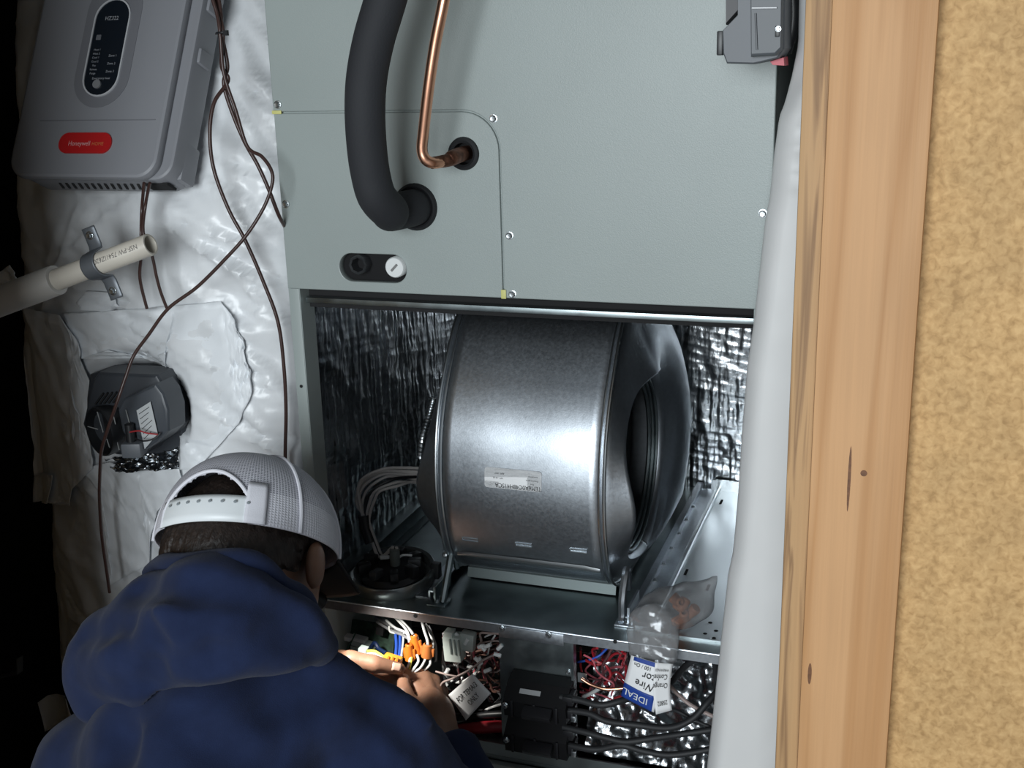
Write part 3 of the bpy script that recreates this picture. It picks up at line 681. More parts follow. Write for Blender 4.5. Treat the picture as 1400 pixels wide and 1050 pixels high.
lt('ASM - 0047', .003, -.018, .0065, .9); lt('WT - 24 LB', .003, -.020, .0005, .9)
# brown tape bit at the seam corner
a_, x_ = onscroll(621, 744)
obj('tape_scrap', MB().grid(np.array([[tuple(sp(a_+u, x_+w_, .0022)) for w_ in (-.008, 0, .006)] for u in (-3, 0, 3)])), mat('brown_tape', (.42, .27, .13), rough=.5), BL)
# mounting brackets
def bracket(x, s, foot):
    top = V((x, BC.y-.115, BC.z-.105)); f_ = V((x+s*.002, foot, DZ+.012))
    mb = MB().tube([sp(-55, x, .006), sp(-70, x, .012) if False else V((x, .075, DZ+.062)), V((x, .052, DZ+.034)), V((x, foot, DZ+.010)), V((x, foot-.006, DZ+.003))], [.004, .0055, .005, .005, .004], 8, sub=5)
    mb.box((x+s*.006, foot-.002, DZ+.0016), (.026, .026, .003), bev=.001).box((x+s*.010, foot+.02, DZ+.014), (.003, .055, .022))
    return mb
bl_ = obj('mount_bracket', bracket(XL+.002, -1, .036), m_deck, BL); br_ = obj('mount_bracket', bracket(XR+.022, 1, .050), m_galv, BL)
for p in ((XL-.006, .032, DZ+.0032), (XL-.006, .042, DZ+.0032)): screw(p, bl_, .6, (0, 0, 1))
for p in ((XR+.030, .046, DZ+.0032), (XR+.034, .058, DZ+.0032), (XR+.030, .070, DZ+.008)): screw(p, br_, .7, (0, 0, 1))
p = at(610, 752, .07); screw((XL-.004, .064, DZ+.058), bl_, .8, (-1, -.6, 0))
# under-tray between the brackets
obj('cutoff_plate', MB().grid(np.array([[(x, y, z) for x in (XL+.004, XR-.004)] for y, z in ((.165, .590), (.135, .589), (.122, .584), (.118, DZ+.002))])), mat('dull_steel', (.20, .235, .235), rough=.6, metal=.6), BL)
# ribbed conduit on the hidden side
pc = [at(593, 545, .20), at(589, 560, .19), at(583, 580, .18), at(578, 600, .18), at(575, 625, .19)]
mb = MB(); S_ = spline(pc, 10); mb.tube(S_, [.0042+.0018*(i % 2) for i in range(len(S_))], 10)
obj('ribbed_conduit', mb, m_bright, BL, label='ribbed metal conduit beside the housing')

# ------------------------------------------------------------------ motor module lying on the deck, with its wires
mc = atz(530, 800, DZ); mc = V((mc.x+.004, mc.y+.012, DZ))
MM = thing('motor_module', mc, 'round dark motor control module lying on the shelf beside the blower', 'motor module')
obj('rim', MB().lathe([(.003, .040), (.003, .058), (.006, .060), (.022, .060), (.024, .0585), (.022, .054), (.010, .052), (.008, .040)], mc, (0, -.12, 1), 48), mat('module_rim', (.38, .40, .40), rough=.32, metal=.9), MM)
obj('core', MB().lathe([(.004, .0001), (.004, .046), (.018, .046), (.024, .040), (.026, .012), (.026, .0001)], mc, (0, -.12, 1), 32), m_black, MM)
r4 = np.random.default_rng(3)
for k in range(9):
    a = 2*math.pi*k/9+.3; r = .030+.01*r4.random(); c_ = mc+V((r*math.cos(a), r*math.sin(a), .026+.004*r4.random()))
    obj('coil_end' if k % 2 else 'terminal', MB().box((0, 0, 0), (.018, .012, .012+.006*r4.random()), Matrix.Translation(c_) @ Matrix.Rotation(a, 4, 'Z'), bev=.002), m_black if k % 3 else mat('module_part', (.06, .065, .07), rough=.4), MM)
obj('clip', MB().box((0, 0, 0), (.013, .005, .005), Matrix.Translation(mc+V((-.012, .0, .036))) @ Matrix.Rotation(.5, 4, 'Z'), bev=.001), m_white, MM, label='small white clip')
obj('clip', MB().tube([mc+V((.008, .004, .036)), mc+V((.016, .002, .042)), mc+V((.026, .008, .040))], .0016, 8, sub=5), m_white, MM)
top = mc+V((.004, .0, .05))
obj('connector_tube', MB().tube([mc+V((.003, .002, .024)), top], .0072, 14), mat('clear_tube', (.16, .18, .17), rough=.35), MM, label='short pale tube standing up')
obj('ear', MB().box(mc+V((.060, .012, .020)), (.012, .014, .022), bev=.002), m_black, MM)
WH = thing('wire_harness', at(500, 640, .12), 'bundle of pale wires looping from the blower down to the motor module', 'wires')
m_wirew = mat('pale_wire', (.52, .49, .47), rough=.45); m_wireb = mat('black_wire', (.012, .012, .014), rough=.45)
starts = [(572, 640), (572, 645), (572, 650), (572, 655), (573, 660), (573, 652), (572, 646), (573, 657)]
tops = [(525, 641), (518, 645), (522, 649), (528, 652), (540, 660), (535, 656), (512, 650), (545, 664)]
elb = [(490, 668), (489, 676), (491, 684), (495, 690), (506, 686), (500, 690), (488, 690), (512, 684)]
for k in range(8):
    y0 = .10+.006*k
    pts = [at(*starts[k], .17), at((starts[k][0]+tops[k][0])/2, (starts[k][1]+tops[k][1])/2-1, .15), at(*tops[k], .13), at((tops[k][0]+elb[k][0])/2-8, (tops[k][1]+elb[k][1])/2-3, .115), at(*elb[k], .11), at(497+k*1.1, 712, .10), at(508+k*.9, 740, .095), at(519+k*.9, 762, .085), top+V((.001*k-.004, .002, .002))]
    obj('wire', MB().tube(pts, .0021 if k != 5 else .0024, 8, sub=6), m_wirew if k not in (5,) else m_wireb, WH)
S_ = [at(497, 705, .10), at(501, 725, .098), at(507, 742, .095)]
obj('wire_sleeve', MB().tube(S_, .0080, 12, sub=4), m_black, WH)
# ------------------------------------------------------------------ zone control panel on the left duct
tl = math.radians(27); zu = V((0, math.sin(tl), math.cos(tl))); zn = V((0, -math.cos(tl), math.sin(tl)))   # panel up, panel outward
zb = at(13, 237, -.075); zr = at(206, 237, -.075); ZW = zr.x-zb.x
ZP = thing('zone_panel', V((zb.x+ZW/2, zb.y, zb.z)), 'light grey plastic zone control box with a dark oval window and red badge', 'control panel')
def zp(u, v, n): return V((zb.x+u, zb.y, zb.z))+zu*v+zn*n
ZH = .33
def slab(name, u0, v0, u1, v1, r, n0, n1, bev, m_, parent, label=None, holes=()):
    me = curve_mesh(name, [rrect(u0, v0, u1, v1, r, 8)]+list(holes), n1-n0-2*bev, bev, lambda x, y, z: zp(x, y, (n0+n1)/2+z)); return link(name, me, m_, parent, 30, label)
body = slab('housing', .004, .0015, ZW+.016, ZH, .02, -.056, -.012, .004, m_gray, ZP)
cover = slab('cover', 0, 0, ZW, ZH, .022, -.014, 0, .0045, m_gray, ZP)
# raised oval surround and the window
ou, ov = at(0, 0, 0), None
def zuv(px_, py_, n=0.0):
    d = V(ray(px_, py_)); c_ = V(CC); o_ = zp(0, 0, n); t = (o_-c_).dot(zn)/d.dot(zn); p = c_+d*t-o_; return p.x, p.dot(zu)
def stadium(cu, v0, v1, hw, lean=0.0, n=14):
    pts = []
    for k in range(n+1): t = math.pi*k/n; pts.append((cu+hw*math.cos(t), v1-hw+hw*math.sin(t)))
    for k in range(n+1): t = math.pi+math.pi*k/n; pts.append((cu+hw*math.cos(t), v0+hw+hw*math.sin(t)))
    return pts
wu, wv0 = zuv(137, 131); wu2, wv1 = zuv(157, 3); cu = (wu+wu2)/2; hw = (zuv(172, 60)[0]-zuv(123, 70)[0])/2*.96
def flat(name, pts, n0, n1, m_, parent, label=None, bev=0.0):
    return link(name, curve_mesh(name, pts, max(n1-n0-2*bev, .0001), bev, lambda x, y, z: zp(x, y, (n0+n1)/2+z)), m_, parent, 30, label)
flat('window_surround', [stadium(cu, wv0-.016, wv1+.03, hw+.016)], -.001, .0007, m_gray2, cover)
flat('trim_ring', [stadium(cu, wv0-.002, wv1+.004, hw+.002), stadium(cu, wv0, wv1+.002, hw)], 0, .0026, m_silver, cover)
win = flat('display_window', [stadium(cu, wv0, wv1+.002, hw)], 0, .0014, m_navy, cover, 'dark oval display window')
bu, bv = zuv(134, 116); flat('button', [circle(bu, bv, .0058, 20)],   .001, .0035, mat('button_gray', (.20, .205, .215), rough=.4), win, 'round silver button')
def ztext(body_, px_, py_, size, sq=1.0, m_=m_inkw, par=win, n=.0018):
    u_, v_ = zuv(px_, py_, n); link('lettering', text_mesh('lettering', body_, size, zp(u_, v_, n), (1, 0, 0), zu, sq), m_, par, 0)
ztext('HZ322', 153, 25, .0075, .95)
for i, b_ in enumerate(('Heat 1', 'Heat 2', 'Cool 1', 'Cool 2', 'Fan', 'Reheat', 'Purge')): ztext(b_, 133-i*1.1, 68+i*5.4, .0038)
for i, b_ in enumerate(('Zone 1', 'Zone 2', 'Zone 3')): ztext(b_, 154-i*2.0, 76+i*10.8, .0042)
ztext('Emergency heat', 138, 107, .0042)
u_, v_ = zuv(136, 52); flat('indicator', [rrect(u_-.0035, v_-.0035, u_+.0035, v_+.0035, .0006, 2)], .0014, .0019, mat('indicator_gray', (.13, .135, .15), rough=.5), win)
u0, v0 = zuv(79, 210); u1, v1 = zuv(156, 182); 
bd = flat('badge', [rrect(u0, v0, u1, v1, (v1-v0)*.48, 8)], -.0005, .0022, m_red, cover, 'red name badge')
u_, v_ = zuv(108, 196, .003); link('lettering', text_mesh('lettering', 'Honeywell', .0090, zp(u_, v_, .0026), (1, 0, 0), zu, .85), m_inkr, bd, 0)
u_, v_ = zuv(133, 196.5, .003); link('lettering', text_mesh('lettering', 'HOME', .0062, zp(u_, v_, .0026), (1, 0, 0), zu, 1.0), mat('orange_ink', (.55, .16, .06)), bd, 0)
u0, v0 = zuv(55, 165); u1, _ = zuv(212, 167); obj('cover_seam', MB().box((0, 0, 0), (u1-u0, .0012, .0012), Matrix.Translation(zp((u0+u1)/2, v0, .0)) @ Matrix.Rotation(-tl, 4, 'X')), m_gray2, cover)
for k in range(13):        # vent slots along the underside
    u_ = .052+k*.0098; obj('vent_slot', MB().box((0, 0, 0), (.0030, .0014, .020), Matrix.Translation(zp(u_+.002, -.0030, -.034)) @ Matrix.Rotation(-tl, 4, 'X') @ Matrix.Rotation(math.pi/2, 4, 'X') @ Matrix.Rotation(.45, 4, 'Y')), m_dark, body)
obj('cable_notch', MB().box((0, 0, 0), (.034, .003, .020), Matrix.Translation(zp(ZW-.008, -.0030, -.032)) @ Matrix.Rotation(-tl, 4, 'X') @ Matrix.Rotation(math.pi/2, 4, 'X')), m_dark, body)
for v_ in (.165, .235):
    obj('side_latch', MB().box((0, 0, 0), (.010, .026, .020), Matrix.Translation(zp(ZW+.019, v_, -.034)) @ Matrix.Rotation(-tl, 4, 'X'), bev=.003), m_gray, body)
    obj('latch_gap', MB().box((0, 0, 0), (.004, .018, .008), Matrix.Translation(zp(ZW+.0175, v_-.018, -.030)) @ Matrix.Rotation(-tl, 4, 'X')), m_dark, body)
obj('end_bracket', MB().box((0, 0, 0), (.014, .030, .05), Matrix.Translation(zp(ZW+.014, .03, -.046)) @ Matrix.Rotation(-tl, 4, 'X'), bev=.005), m_gray, body)

# ------------------------------------------------------------------ control cables
def cable(name, pts, r, label, lift=None, m_=m_wirebr):
    P_ = []
    for q in pts:
        if len(q) == 3: P_.append(at(*q))
        else:
            P_.append(on_wrap(q[0], q[1], r+.017))
    return tag(obj(name, MB().tube(P_, r, 10, sub=8), m_), label, 'cable', 'brown control cables on the left duct')
cable('control_cable', [(272, -120, .0), (290, -20, -.02), (300, 20, -.03), (305, 46, -.035), (303, 90, -.035), (312, 110, -.035), (293, 140, -.03), (287, 180, -.03), (292, 230, -.03), (312, 285, -.03), (336, 330, -.028), (360, 385, -.022), (380, 440, -.018), (388, 500, -.016), (391, 560, -.014), (390, 620, -.012), (390, 700, -.010)], .0024, 'brown cable bowing left then falling beside the cabinet corner')
cable('control_cable', [(280, -120, .0), (296, -20, -.02), (302, 20, -.028), (303, 46, -.03), (311, 90, -.03), (306, 115, -.03), (318, 155, -.03), (335, 195, -.03), (352, 225, -.03), (367, 258, -.028), (381, 294, -.02), (392, 316, .012), (400, 345, .03)], .0024, 'brown cable running down behind the cabinet edge')
cable('control_cable', [(268, -120, -.0), (286, -20, -.03), (297, 20, -.036), (301, 46, -.04), (306, 100, -.04), (322, 150, -.04), (338, 200, -.04), (358, 214, -.042), (371, 233, -.045), (372, 252, -.048), (361, 283, -.055), (338, 320, -.065), (310, 352, -.072), (270, 392, -.078), (230, 422, -.085), (203, 458, -.09), (183, 486, -.095), (172, 515, -.105), (160, 550, -.115), (148, 585, -.115), (139, 615, -.11), (137, 640, -.095), (136, 680, -.08), (139, 730, -.07), (145, 775, -.065), (150, 810, -.06)], .0022, 'long brown cable sweeping across the wrap and over the dark actuator')
cable('control_cable', [(197, 250, -.075), (194, 285, -.06), (193, 318, -.072), (193, 350, -.070), (191, 375, -.066), (194, 395, -.062), (201, 422, -.058)], .0020, 'left brown cable dropping out of the zone box behind the pipe')
cable('control_cable', [(205, 250, -.072), (199, 280, -.06), (196, 318, -.072), (208, 350, -.070), (214, 378, -.066), (220, 400, -.062), (228, 421, -.058)], .0020, 'right brown cable dropping out of the zone box behind the pipe')
tag(obj('cable_tie', MB().tube([at(302+6.5*math.cos(t), 46+1.5*math.sin(t), -.034+.008*math.sin(t)) for t in np.linspace(0, 2*math.pi, 17)], .0014, 6).box(at(309, 45, -.042), (.005, .004, .006)), m_black), 'small black cable tie round the brown cables', 'cable tie')

# ------------------------------------------------------------------ drain pipe with its strap
pe = at(206, 334, -.115); pd = at(0, 412, -.125); ax = (pe-pd).normalized(); ps = pd-ax*.12
PV = thing('drain_pipe', pd, 'open-ended cream plastic drain pipe strapped across the wrapped duct', 'pipe')
def along(t): return pd+ax*t
Lp = (pe-pd).length
obj('pipe_body', MB().lathe([(-.30, .0133), (Lp-.001, .0133), (Lp, .0128), (Lp, .0108), (Lp-.001, .0104), (.02, .0104)], pd, ax, 36), m_pvc, PV)
def tpos(px_):       # length along the pipe seen at a photo column
    lo_, hi_ = -.1, Lp
    for _ in range(40):
        m_ = (lo_+hi_)/2; q = RC@(np.array(along(m_))-CC)
        if 700+F*q[0]/q[2] < px_: lo_ = m_
        else: hi_ = m_
    return lo_
tc_ = tpos(78)
obj('coupling', MB().lathe([(-.56, .0190), (tc_-.001, .0190), (tc_, .0182), (tc_, .0134), (tc_-.01, .0133)], pd, ax, 36), mat('pvc_shaded', (.46, .44, .41), rough=.45), PV, label='wider pale socket on the pipe')  # greyed pvc: the shade on the coupling is put into its colour
# print along the pipe
side_d = V((0, -1, .25)); side_d = (side_d-ax*side_d.dot(ax)).normalized(); up_d = ax.cross(side_d); up_d = up_d if up_d.z > 0 else -up_d
def pwarp(t0, size_dir=1):
    def f(X_, Y_):
        an = -(Y_)/.0134; return along(t0)-ax*X_+(side_d*math.cos(an)+up_d*math.sin(an))*.0136
    return f
link('lettering', text_mesh('lettering', 'NSF-PW 7541IZ620F', .0085, (0, 0, 0), ax, up_d, .95, warp=pwarp(tpos(166))), mat('grey_ink', (.16, .15, .14)), PV, 0)
ts = tpos(131); sc_ = along(ts)
m_al = mat('zinc_strap2', (.17, .185, .205), rough=.45, metal=.5)
PS = thing('pipe_strap', sc_, 'blue-grey two-hole strap holding the drain pipe', 'pipe strap')
n_ = 20; rows = []
sup = (V((0, 0, 1))-ax*ax.z).normalized(); sout = ax.cross(sup); sout = sout if sout.y < 0 else -sout
def sring(w_, R_):
    row = []
    path = [(.046, -.012), (.043, -.0125), (.030, -.0125), (.0235, -.0125), (.019, -.0105)]
    for z_, o_ in path: row.append(sc_+ax*w_+sup*z_+sout*(o_+R_-.0155))
    for k in range(1, 13):
        t = math.pi*(.5-k/13)*1.0; row.append(sc_+ax*w_+sup*(.0165*math.sin(t))+sout*(.0165*math.cos(t)+.0*R_))
    for z_, o_ in path[::-1]: row.append(sc_+ax*w_-sup*z_+sout*(o_+R_-.0155))
    return row
G = np.array([[tuple(p) for p in sring(w_, .0155+e_)] for w_, e_ in ((-.0100, -.0012), (-.0085, 0), (-.004, .0008), (.004, .0008), (.0085, 0), (.0100, -.0012))])
so = obj('band', MB().grid(G), m_al, PS, 40); so.modifiers.new('thick', 'SOLIDIFY').thickness = .0022
for s_ in (1, -1):
    p = sc_+sup*s_*.036+sout*(-.0118); screw(p, PS, .9, sout)

# ------------------------------------------------------------------ damper actuator on the left duct
AN_ = V((.10, -.94, .10)).normalized(); c0 = at(182, 560, -.005)
AL = thing('damper_actuator', c0, 'dark charcoal damper actuator recessed in the torn white wrap', 'actuator')
def pl(pts, Y): return [at(x, y, Y) for x, y in pts]
def loft(rings, cap_=True):
    mb = MB(); k = len(rings[0])
    vs_ = [p for r in rings for p in r]; fs_ = [(j*k+i, j*k+(i+1) % k, (j+1)*k+(i+1) % k, (j+1)*k+i) for j in range(len(rings)-1) for i in range(k)]
    if cap_: fs_ += [tuple(range(k))[::-1], tuple((len(rings)-1)*k+i for i in range(k))]
    return mb.add(vs_, fs_)
def scale_pts(pts, s, c_=None):
    cx = sum(p[0] for p in pts)/len(pts); cy = sum(p[1] for p in pts)/len(pts)
    return [(cx+(x-cx)*s, cy+(y-cy)*s) for x, y in pts]
def bevelled(name, pts, y0, y1, m_, parent, b=.02, label=None, drift=(0, 0)):
    # outline in photo positions; extruded in depth in its own world shape
    A_ = pl(pts, y1); cen = sum(A_, V((0, 0, 0)))/len(A_)
    def r_(s, Y): return [V((cen.x+(p.x-cen.x)*s, Y, cen.z+(p.z-cen.z)*s)) for p in A_]
    return obj(name, loft([r_(1.0, y0), r_(1.0, y1+.004), r_(1-b*.4, y1+.0012), r_(1-b, y1)]), m_, parent, 25, label)
bevelled('base_plate', [(122, 512), (142, 505), (222, 508), (232, 530), (243, 560), (250, 598), (246, 610), (230, 618), (205, 622), (160, 622), (128, 612), (118, 585), (118, 545)], .045, -.005, m_char, AL)
main = bevelled('body', [(120, 545), (126, 520), (133, 510), (214, 513), (224, 530), (230, 555), (232, 588), (224, 600), (200, 616), (196, 622), (175, 625), (120, 600), (112, 580)], .0, -.045, m_char, AL, .06)
bevelled('gear_cover', [(160, 560), (168, 545), (212, 525), (222, 538), (229, 560), (230, 590), (214, 606), (198, 616), (178, 608), (166, 590)], -.03, -.068, mat('charcoal_face', (.062, .070, .082), rough=.4), AL, .10)
cc_ = at(138, 590, -.062)
obj('motor_pocket', MB().lathe([(.050, .030), (.0, .034), (-.003, .033), (-.003, .030), (.012, .0285), (.014, .0001)], cc_, V((.35, .9, 0)), 36), m_black, AL, label='round open motor pocket')
obj('spindle_block', MB().box((0, 0, 0), (.026, .030, .02), Matrix.Translation(at(184, 612, -.072)) @ Matrix.Rotation(.3, 4, 'Z'), bev=.003), m_char2, AL)
obj('coupler', MB().lathe([(-.012, .006), (.012, .006), (.013, .004), (.013, .0001)], at(178, 592, -.076), (0, 0, 1), 16), m_black, AL)
for k in range(5): obj('vent_rib', MB().box((0, 0, 0), (.0022, .003, .022), Matrix.Translation(at(136+k*6, 545-k*.5, -.0475)) @ Matrix.Rotation(.75, 4, 'Y')), m_dark, AL)
# label plate tilted on the sloping face
la = [at(187, 561, -.0705), at(206, 549, -.0705), at(216, 593, -.0705), at(198, 614, -.0705)]
lab = obj('rating_label', MB().add(la+[p+V((0, -.0006, 0)) for p in la], [(0, 1, 2, 3), (4, 5, 6, 7), (0, 1, 5, 4), (1, 2, 6, 5), (2, 3, 7, 6), (3, 0, 4, 7)]), mat('dull_label', (.50, .52, .53), rough=.6), AL, 0, 'small white rating label')
for k in range(6):
    a_ = la[0].lerp(la[3], .12+k*.13); b_ = la[1].lerp(la[2], .12+k*.13); p = a_.lerp(b_, .12); q = a_.lerp(b_, .85-.1*(k % 3))
    obj('label_line', MB().tube([p+V((0, -.0007, 0)), q+V((0, -.0007, 0))], .0004, 4), m_ink, lab, 0)
m_term = mat('terminal_metal', (.72, .72, .68), rough=.25, metal=1)
for (a, b, c_, d_) in ((224, 531, 233, 534), (226, 537, 236, 541), (227, 543, 237, 544), (230, 549, 232, 556), (229, 560, 234, 569), (226, 571, 230, 577), (221, 583, 226, 587), (220, 590, 224, 592)):
    obj('terminal_clip', MB().tube([at(a, b, -.044), at((a+c_)/2+1, (b+d_)/2-2, -.05), at(c_, d_, -.044)], .0011, 6, sub=3), m_term, AL)
for i, (a, b, c_, d_) in enumerate(((133, 563, 141, 591), (155, 568, 158, 580), (146, 600, 150, 612), (160, 603, 163, 615), (172, 560, 178, 582), (120, 583, 134, 587))):
    obj('bright_edge', MB().tube([at(a, b, -.070), at(c_, d_, -.070)], .0007, 6), mat('edge_gray', (.30, .31, .31), rough=.4), AL)
obj('lead_wire', MB().tube([at(176, 591, -.08), at(190, 589, -.082), at(200, 592, -.080), at(216, 594, -.076)], .0011, 6, sub=5), mat('red_wire', (.36, .03, .035), rough=.45), AL)
obj('lead_wire', MB().tube([at(184, 599, -.08), at(196, 603, -.082), at(210, 600, -.078), at(219, 592, -.074)], .0011, 6, sub=5), m_wireb, AL)
# crumpled foil under the actuator
u, v = np.meshgrid(np.linspace(0, 1, 70), np.linspace(0, 1, 26), indexing='ij')
Pa = np.zeros(u.shape+(3,))
c1, c2, c3, c4 = [np.array(at(*q)) for q in ((138, 626, .0), (246, 612, .0), (246, 640, -.022), (160, 645, -.022))]
Pa = (c1*(1-u[..., None])+c2*u[..., None])*(1-v[..., None])+(c4*(1-u[..., None])+c3*u[..., None])*v[..., None]
Pa[..., 1] -= .006*ridged(u*9, v*4+3, 3)+.004*fbm(u*22, v*9, None, 2); Pa[..., 2] += .003*fbm(u*18, v*7+5, None, 2)
obj('torn_foil', MB().grid(Pa), m_foil, LD, 30, 'crumpled silver foil edge under the actuator')

# ------------------------------------------------------------------ damper actuator on the right duct
AR = thing('damper_actuator', at(1040, 40, -.10), 'grey damper actuator with a red lever at the top beside the cabinet edge', 'actuator')
bevelled('body', [(987, 42), (1008, 20), (1008, -90), (1075, -90), (1073, 66), (1064, 80), (1040, 86), (1030, 88), (993, 87), (988, 74)], -.06, -.115, m_char2, AR, .05)
bevelled('gear_cover', [(1026, 78), (1025, -80), (1070, -80), (1068, 68), (1060, 76)], -.10, -.128, mat('slate_face', (.10, .11, .122), rough=.45), AR, .07)
bevelled('rear_shell', [(992, -60), (1008, -60), (1010, 14), (992, 34)], -.05, -.085, mat('slate_dark', (.07, .068, .072), rough=.5), AR, .05)
obj('cover_ridge', MB().tube([at(1028, 11, -.1295), at(1062, 10.5, -.1295)], .0009, 6), m_silver, AR)
obj('cover_ridge', MB().tube([at(1033, 18, -.1285), at(1035, 68, -.1285)], .0010, 6), m_char, AR)
obj('side_button', MB().box(at(985.5, 59, -.085), (.006, .014, .023), bev=.0015), m_black, AR)
obj('lock_slot', MB().box(at(1063, 43, -.1275), (.0045, .003, .010), bev=.001), m_black, AR)
screw(at(1064, 39.5, -.130), AR, .45)
bevelled('lever', [(1052, 84), (1072, 78), (1073, 90), (1056, 89)], -.07, -.10, m_redp, AR, .08, 'red manual lever')
obj('mount_ring', MB().tube([at(1076, -60, -.055), at(1084, 0, -.055), at(1083, 40, -.055), at(1074, 72, -.055)], .006, 10, sub=4), m_black, AR)

# small bracket hanging in the dark beside the duct
bk = MB()
for a_, b_ in zip(((23, 901), (23, 922), (10, 924)), ((23, 922), (10, 924), (-4, 928))):
    p, q = at(*a_, .0), at(*b_, .0); n_ = V((0, .012, 0)); t_ = (q-p).cross(V((0, 1, 0))).normalized()*.0012
    bk.add([p-t_, q-t_, q+t_, p+t_, p-t_+n_, q-t_+n_, q+t_+n_, p+t_+n_], [(0, 1, 2, 3), (7, 6, 5, 4), (0, 4, 5, 1), (1, 5, 6, 2), (2, 6, 7, 3), (3, 7, 4, 0)])
tag(obj('hanger_bracket', bk, m_strap, None, 0), 'small bent grey bracket in the dark gap left of the duct', 'bracket')
# ------------------------------------------------------------------ control bay: boards, plugs, wires
def wmat(n, c, r=.42): return mat('wire_'+n, c, rough=r)
W_ = dict(white=wmat('white', (.72, .73, .72)), pink=wmat('pink', (.55, .12, .15)), red=wmat('red', (.36, .018, .028)), maroon=wmat('maroon', (.085, .028, .032)), gray=wmat('gray', (.30, .30, .31)),
          black=wmat('black', (.012, .012, .014)), blue=wmat('blue', (.03, .10, .48)), yellow=wmat('yellow', (.70, .62, .10)), brown=wmat('brown', (.13, .065, .05)), navy=wmat('navy', (.012, .03, .10)), copper=m_copper, tan=wmat('tan', (.34, .26, .24)))
CB = thing('circuit_board', at(490, 880, .07), 'green circuit board with white plugs behind the left hand', 'circuit board')
def quad_slab(name, q, Y, th, m_, parent, label=None):
    Ys = Y if hasattr(Y, '__len__') else [Y]*4
    a = [at(x, y, yy) for (x, y), yy in zip(q, Ys)]; b = [p+V((0, th, 0)) for p in a]
    return obj(name, MB().add(a+b, [(0, 1, 2, 3), (7, 6, 5, 4), (0, 4, 5, 1), (1, 5, 6, 2), (2, 6, 7, 3), (3, 7, 4, 0)]), m_, parent, 0, label)
quad_slab('board', [(446, 842), (540, 856), (536, 915), (446, 910)], [.10, .10, .075, .075], .003, mat('board_green', (.035, .085, .055), rough=.45, noise=.5, nscale=160), CB)
for (x, y, sx, sz, mm) in ((468, 869, .030, .007, m_white), (491, 873, .024, .006, m_white), (461, 893, .026, .008, m_white), (478, 893, .010, .006, m_white), (497, 880, .034, .009, mat('plug_pale', (.42, .50, .48), rough=.4)), (486, 890, .012, .02, mat('plug_pale', (.4, .5, .5))), (483, 892, .008, .009, W_['brown']), (505, 890, .018, .014, mat('plug_pale', (.4, .5, .5))), (521, 861, .012, .012, m_dark), (460, 862, .02, .012, mat('part_olive', (.10, .12, .06), rough=.5))):
    p = at(x, y, .078); obj('plug', MB().box((0, 0, 0), (sx, .012, sz), Matrix.Translation(p) @ Matrix.Rotation(.12, 4, 'Y'), bev=.0012), mm, CB)
obj('jumper_wire', MB().tube([at(486, 866, .06), at(480, 878, .055), at(474, 888, .055), at(470, 905, .06)], .0011, 6, sub=5), wmat('green', (.02, .07, .045)), CB)
obj('jumper_wire', MB().tube([at(505, 889, .06), at(512, 879, .055), at(518, 887, .05), at(528, 893, .045)], .003, 8, sub=5), W_['navy'], CB)
obj('standoff', MB().tube([at(515, 846, .10), at(535, 855, .08), at(552, 866, .06)], .004, 10, sub=4), W_['gray'], CB)

# orange connectors and their leads
m_or = mat('orange_plastic', (.62, .17, .02), rough=.35); m_or2 = mat('orange_plastic_light', (.78, .30, .035), rough=.35)
def nut(p, d, L_, r, label, m_):
    t = thing('wire_connector', p, label, 'connector', 'orange wire connectors'); d = V(d).normalized()
    rib = MB(); n = 16; prof = [(0, r*.55), (.0015, r*.8), (L_*.35, r*.85), (L_*.7, r), (L_, r*1.02), (L_+.001, r*.8)]
    obj('shell', rib.lathe(prof, p, d, n), m_, t)
    for s_ in (1, -1):
        sd = d.cross(V((0, 1, 0))).normalized()*s_; obj('wing', MB().box((0, 0, 0), (.004, .004, L_*.6), Matrix.Translation(V(p)+d*L_*.6+sd*r) @ d.to_track_quat('Z', 'Y').to_matrix().to_4x4(), bev=.001), m_, t)
    return t
nut(at(566, 868, .012), V((.16, 0, -1)), .027, .0066, 'topmost orange twist connector on the white leads', m_or)
nut(at(559, 880, .004), V((.02, 0, -1)), .024, .0066, 'left orange twist connector above the pinching fingers', m_or)
nut(at(585, 880, .010), V((-.12, 0, -1)), .019, .0080, 'right orange twist connector beside the plug, shade put into its colour', mat('orange_shaded_copy', (.5, .16, .04), rough=.4))  # darker copy of the orange, with this connector's shade in the colour
fc = thing('wire_connector', at(536, 902, -.02), 'flat light orange plug held against the left thumb', 'connector', 'orange wire connectors')
obj('shell', MB().box((0, 0, 0), (.024, .012, .011), Matrix.Translation(at(537, 902, -.022)) @ Matrix.Rotation(.16, 4, 'Y'), bev=.0015), m_or2, fc)
for k in range(3): obj('latch_slot', MB().box((0, 0, 0), (.003, .003, .008), Matrix.Translation(at(531+k*6, 901+k, -.0285)) @ Matrix.Rotation(.16, 4, 'Y'), bev=.0006), m_or, fc)
obj('plug_housing', MB().box((0, 0, 0), (.012, .012, .018), Matrix.Translation(at(497, 893, -.005)) @ Matrix.Rotation(.1, 4, 'Y'), bev=.0015), mat('plug_pale', (.42, .5, .5)), fc)
for k, c_ in enumerate(('yellow', 'white', 'black', 'white')):
    obj('lead', MB().tube([at(502, 890+k*3.2, -.006), at(512, 890+k*3.4, -.012), at(524, 897+k*2.0, -.018), at(530, 898+k*2.2, -.02)], .0017, 8, sub=5), W_[c_], fc)
LW = thing('lead_bundle', at(560, 860, .05), 'white and blue leads dropping from the shelf to the orange connectors', 'wires')
